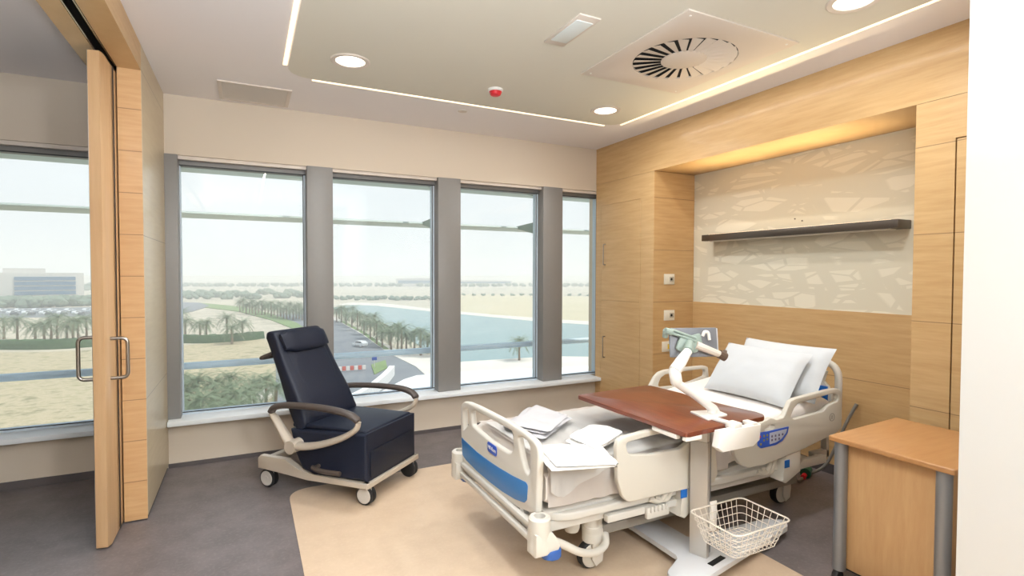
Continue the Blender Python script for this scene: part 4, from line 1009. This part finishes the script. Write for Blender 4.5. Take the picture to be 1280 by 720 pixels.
# hedges
def hedge(pts, h_, lab):
    b = newbm(); P_ = [Vector((*gp(*p), 0)) for p in pts]; path = crom(P_, 10); n_ = len(path)
    V = []
    for i, p in enumerate(path):
        d = (path[min(i+1, n_-1)]-path[max(i-1, 0)]).normalized(); s = Vector((-d.y, d.x, 0))
        ring = []
        for a, z_ in ((-1.2, 0), (-1.3, .6), (-.9, 1), (.9, 1), (1.3, .6), (1.2, 0)):
            v = p+s*a+Vector((0, 0, GZ+z_*h_)); v += Vector((1, 1, 1))*.35*noise.noise(v*.9)*(z_ > 0); ring.append(b.verts.new(v))
        V.append(ring)
    for A, B in zip(V, V[1:]):
        for k in range(5): b.faces.new((A[k], A[k+1], B[k+1], B[k]))
    b.faces.new(V[0]); b.faces.new(V[-1][::-1])
    own('hedge', b, G['hedge'], lab, 'hedge')
hedge([(-30, 436), (40, 436.5), (80, 435.5), (118, 433)], 2.4, 'long dark clipped hedge seen through the left room window')
hedge([(222, 428), (260, 428.5), (300, 426), (328, 423)], 2.2, 'dark clipped hedge beyond the sand in the first window')
# office block
def gpt(px, d): v = ray(px, 360); v = Vector((v.x, v.y, 0)).normalized(); return v*d
A = gpt(-6, 430); B = gpt(105, 430); dr = (B-A).normalized(); bn = Vector((-dr.y, dr.x, 0)); W_ = (B-A).length
def top_z(py, d): v = ray(50, py); return HC+v.z/math.hypot(v.x, v.y)*d
t = thing('office_block', 'wide pale office block with blue glazing beyond the parking lot', 'building', (A.x, A.y, GZ), math.atan2(dr.y, dr.x))
zt1, zt2 = top_z(341, 430)-GZ, top_z(335.5, 430)-GZ
b = newbm(); box(b, 0, W_, 0, 30, 0, zt1); box(b, W_*.08, W_*.55, 2, 30, zt1, zt2); obj('walls', b, G['bld'], t, local=True, smooth=0)
zf0, zf1 = top_z(370, 430)-GZ, top_z(346, 430)-GZ
b = newbm(); nf = 4; fh = (zf1-zf0)/nf
for k in range(nf):
    b = newbm(); box(b, W_*.20, W_*.90, -.5, 0, zf0+k*fh+.25*fh, zf0+(k+1)*fh); obj('window_band', b, G['bglass'], t, local=True, smooth=0)
# far terminal sheds
for a, c_, d, y0, y1, lab in ((495, 552, 800, 353.5, 348, 'long low grey building on the horizon in the second window'), (560, 640, 900, 356, 351.5, 'long low pale building on the horizon in the third window')):
    A = gpt(a, d); B = gpt(c_, d); dr = (B-A).normalized(); L_ = (B-A).length
    t = thing('far_building', lab, 'building', (A.x, A.y, GZ), math.atan2(dr.y, dr.x))
    hh = top_z(y1, d)-GZ; b = newbm(); prism(b, [(0, 0), (L_, 0), (L_, hh*.92), (L_*.5, hh), (0, hh*.92)], 0, 40, lambda p, q, s: Vector((p, s, q))); obj('walls', b, G['bld'], t, local=True, smooth=0)
    b = newbm(); box(b, 3, L_-3, -.6, 0, hh*.35, hh*.7); obj('window_band', b, G['bglass'], t, local=True, smooth=0)
# cars
def car_mesh(col, nm):
    b = newbm(); prism(b, [(-2.2, .35), (2.2, .35), (2.2, .8), (1.2, .95), (.5, 1.42), (-1.3, 1.42), (-2.0, .95), (-2.2, .9)], -.85, .85, lambda a, c_, d: Vector((a, d, c_)), .08)
    for x in (-1.35, 1.35):
        for s in (-1, 1): cyl(b, (x, s*.88-.1, .33), .33, .2, (0, 1, 0), 12)
    me = bpy.data.meshes.new('car_body'); bmesh.ops.recalc_face_normals(b, faces=b.faces[:]); b.to_mesh(me); b.free(); me.materials.append(mat(nm, col, .3)); return me
CARS = [car_mesh((226, 228, 230), 'white_car_paint'), car_mesh((150, 156, 162), 'silver_car_paint'), car_mesh((70, 76, 86), 'dark_car_paint')]
wnd = mat('car_window', (36, 42, 48), .2)
def car(px, py, k, rz_, lab, grp=None):
    x, y = gp(px, py); t = bpy.data.objects.new('car', CARS[k]); COL.objects.link(t); t.location = (x, y, GZ+.75 if 0 else GZ+.4); t.rotation_euler = (0, 0, rz_); tagit(t, lab, 'car', grp)
    b = newbm(); prism(b, [(.98, .99), (.42, 1.34), (-1.2, 1.34), (-1.75, .99)], -.88, .88, lambda a, c_, d: Vector((a, d, c_))); obj('windows', b, wnd, t, local=True, smooth=0)
car(450, 434.5, 0, R(118), 'white car driving on the road beside the lake')
for k in range(22):
    car(2+k*5.2+(k % 3), 390+(k % 4)*1.7, (0, 1, 0, 2)[k % 4], R(70+20*(k % 2)), 'parked car in the lot seen through the left room window', 'cars in the parking lot')
# barriers, sign, low wall, canopy at the junction
bar_w = mat('barrier_white', (228, 220, 214), .6); bar_r = mat('barrier_red', (206, 92, 74), .6)
for k in range(8):
    x, y = gp(420+k*5, 467-k*.35); t = thing('traffic_barrier', 'red and white road barrier in the row across the junction', 'barrier', (x, y, GZ+.5), group='road barriers')
    b = newbm(); prism(b, [(-.25, 0), (.25, 0), (.12, .8), (-.12, .8)], -.32, .32, lambda a, c_, d: Vector((d, a, c_))); obj('barrier_body', b, bar_w if k % 2 else bar_r, t, local=True)
x, y = gp(468, 462); t = thing('road_sign', 'blue rectangular road sign on a post at the junction', 'sign', (x, y, GZ+.3))
b = newbm(); tube(b, [(0, 0, 0), (0, 0, 3.2)], .08, 8); obj('post', b, G['bld'], t, local=True)
b = newbm(); box(b, -.5, .5, -.12, -.05, 1.6, 3.2, .02); obj('sign_panel', b, M['badge_blue'], t, local=True)
b = newbm()
wp = [Vector((*gp(a, c_, GZ+2), 0)) for a, c_ in ((440, 494), (462, 482), (482, 466), (490, 457))]
path = crom(wp, 6)
for p, q in zip(path, path[1:]):
    d = (q-p).normalized(); s = Vector((-d.y, d.x, 0))*.5; vs = []
    for z_ in (GZ, GZ+2): vs += [b.verts.new(p-s+Vector((0, 0, z_))), b.verts.new(q-s+Vector((0, 0, z_))), b.verts.new(q+s+Vector((0, 0, z_))), b.verts.new(p+s+Vector((0, 0, z_)))]
    for f in ((0, 3, 2, 1), (4, 5, 6, 7), (0, 1, 5, 4), (1, 2, 6, 5), (2, 3, 7, 6), (3, 0, 4, 7)): b.faces.new([vs[i] for i in f])
own('boundary_wall', b, G['roof'], 'curved white boundary wall beside the junction below the second window', 'wall')
ZC = -10.0
pl = [gp(*p, ZC) for p in ((470, 493), (488, 483), (505, 474), (521, 469), (545, 467.5), (600, 463), (700, 459), (800, 455), (860, 560), (420, 560))]
b = newbm(); prism(b, pl, ZC-.6, ZC); pil = []
t = thing('entrance_canopy', 'large flat white canopy roof directly below the right hand windows', 'roof', (pl[0][0], pl[0][1], GZ)); obj('roof_deck', b, G['roof'], t)
for i in range(4):
    q = Vector((*pl[i+2], 0)).lerp(Vector((*pl[8], 0)), .25); b = newbm(); cyl(b, (q.x, q.y, GZ), .4, ZC-.6-GZ, n=12); obj('column', b, G['roof'], t)

# ------------------------------------------------------------------ light
w = bpy.data.worlds.new('sky'); scene.world = w; w.use_nodes = True; nt = w.node_tree
bg = nt.nodes['Background']; tc = N(nt, 'ShaderNodeTexCoord'); sp = N(nt, 'ShaderNodeSeparateXYZ'); nt.links.new(tc.outputs['Generated'], sp.inputs[0])
rp = N(nt, 'ShaderNodeValToRGB'); e = rp.color_ramp.elements
e[0].position = 0; e[0].color = (.92, .96, .98, 1); e[1].position = .75; e[1].color = (.70, .82, .95, 1)
q = e.new(.35); q.color = (.88, .945, .985, 1)
nt.links.new(sp.outputs['Z'], rp.inputs['Fac']); nt.links.new(rp.outputs['Color'], bg.inputs['Color']); bg.inputs['Strength'].default_value = 1.08
L = bpy.data.lights.new('sun', 'SUN'); L.energy = 3.3; L.angle = R(1); L.color = (1, .96, .88)
o = bpy.data.objects.new('sun', L); COL.objects.link(o)
o.rotation_euler = Vector((-.45, .14, -.9)).to_track_quat('-Z', 'Y').to_euler()
# added fill lamp behind the camera, brightens the near side of the bed
L = bpy.data.lights.new('camera_side_fill', 'AREA'); L.shape = 'DISK'; L.size = .45; L.energy = 55; L.color = (.95, .97, 1)
o = bpy.data.objects.new('camera_side_fill', L); COL.objects.link(o); o.location = (1.25, -1.5, 2.3)
o.rotation_euler = Vector((.05, .9, -.35)).to_track_quat('-Z', 'Y').to_euler()
# added flash-style fill beside the camera, aimed up to brighten the ceiling
L = bpy.data.lights.new('ceiling_bounce_fill', 'AREA'); L.shape = 'DISK'; L.size = .6; L.energy = 300; L.color = (.84, .93, 1)
o = bpy.data.objects.new('ceiling_bounce_fill', L); COL.objects.link(o); o.location = (-.1, -.3, 1.75)
o.rotation_euler = (PI, 0, 0)
# haze over the plain
HAZE = True
if HAZE:
    m = bpy.data.materials.new('haze_air'); m.use_nodes = True; nt = m.node_tree; nt.nodes.clear()
    o_ = N(nt, 'ShaderNodeOutputMaterial'); vs_n = N(nt, 'ShaderNodeVolumeScatter'); vs_n.inputs['Color'].default_value = (.97, .985, 1, 1); vs_n.inputs['Density'].default_value = .0012; vs_n.inputs['Anisotropy'].default_value = .0
    nt.links.new(vs_n.outputs[0], o_.inputs['Volume'])
    b = newbm(); box(b, -1500, 2200, 12, 1600, GZ+.6, 40); ho = obj('haze', b, m, smooth=0); ho['kind'] = 'structure'
vs = scene.view_settings; vs.view_transform = 'Standard'; vs.look = 'None'; vs.exposure = -.06; vs.gamma = 1; vs.use_curve_mapping = False
scene.cycles.max_bounces = 10; scene.cycles.volume_bounces = 2; scene.cycles.diffuse_bounces = 5; scene.cycles.use_denoising = True
scene.cycles.sample_clamp_indirect = 6
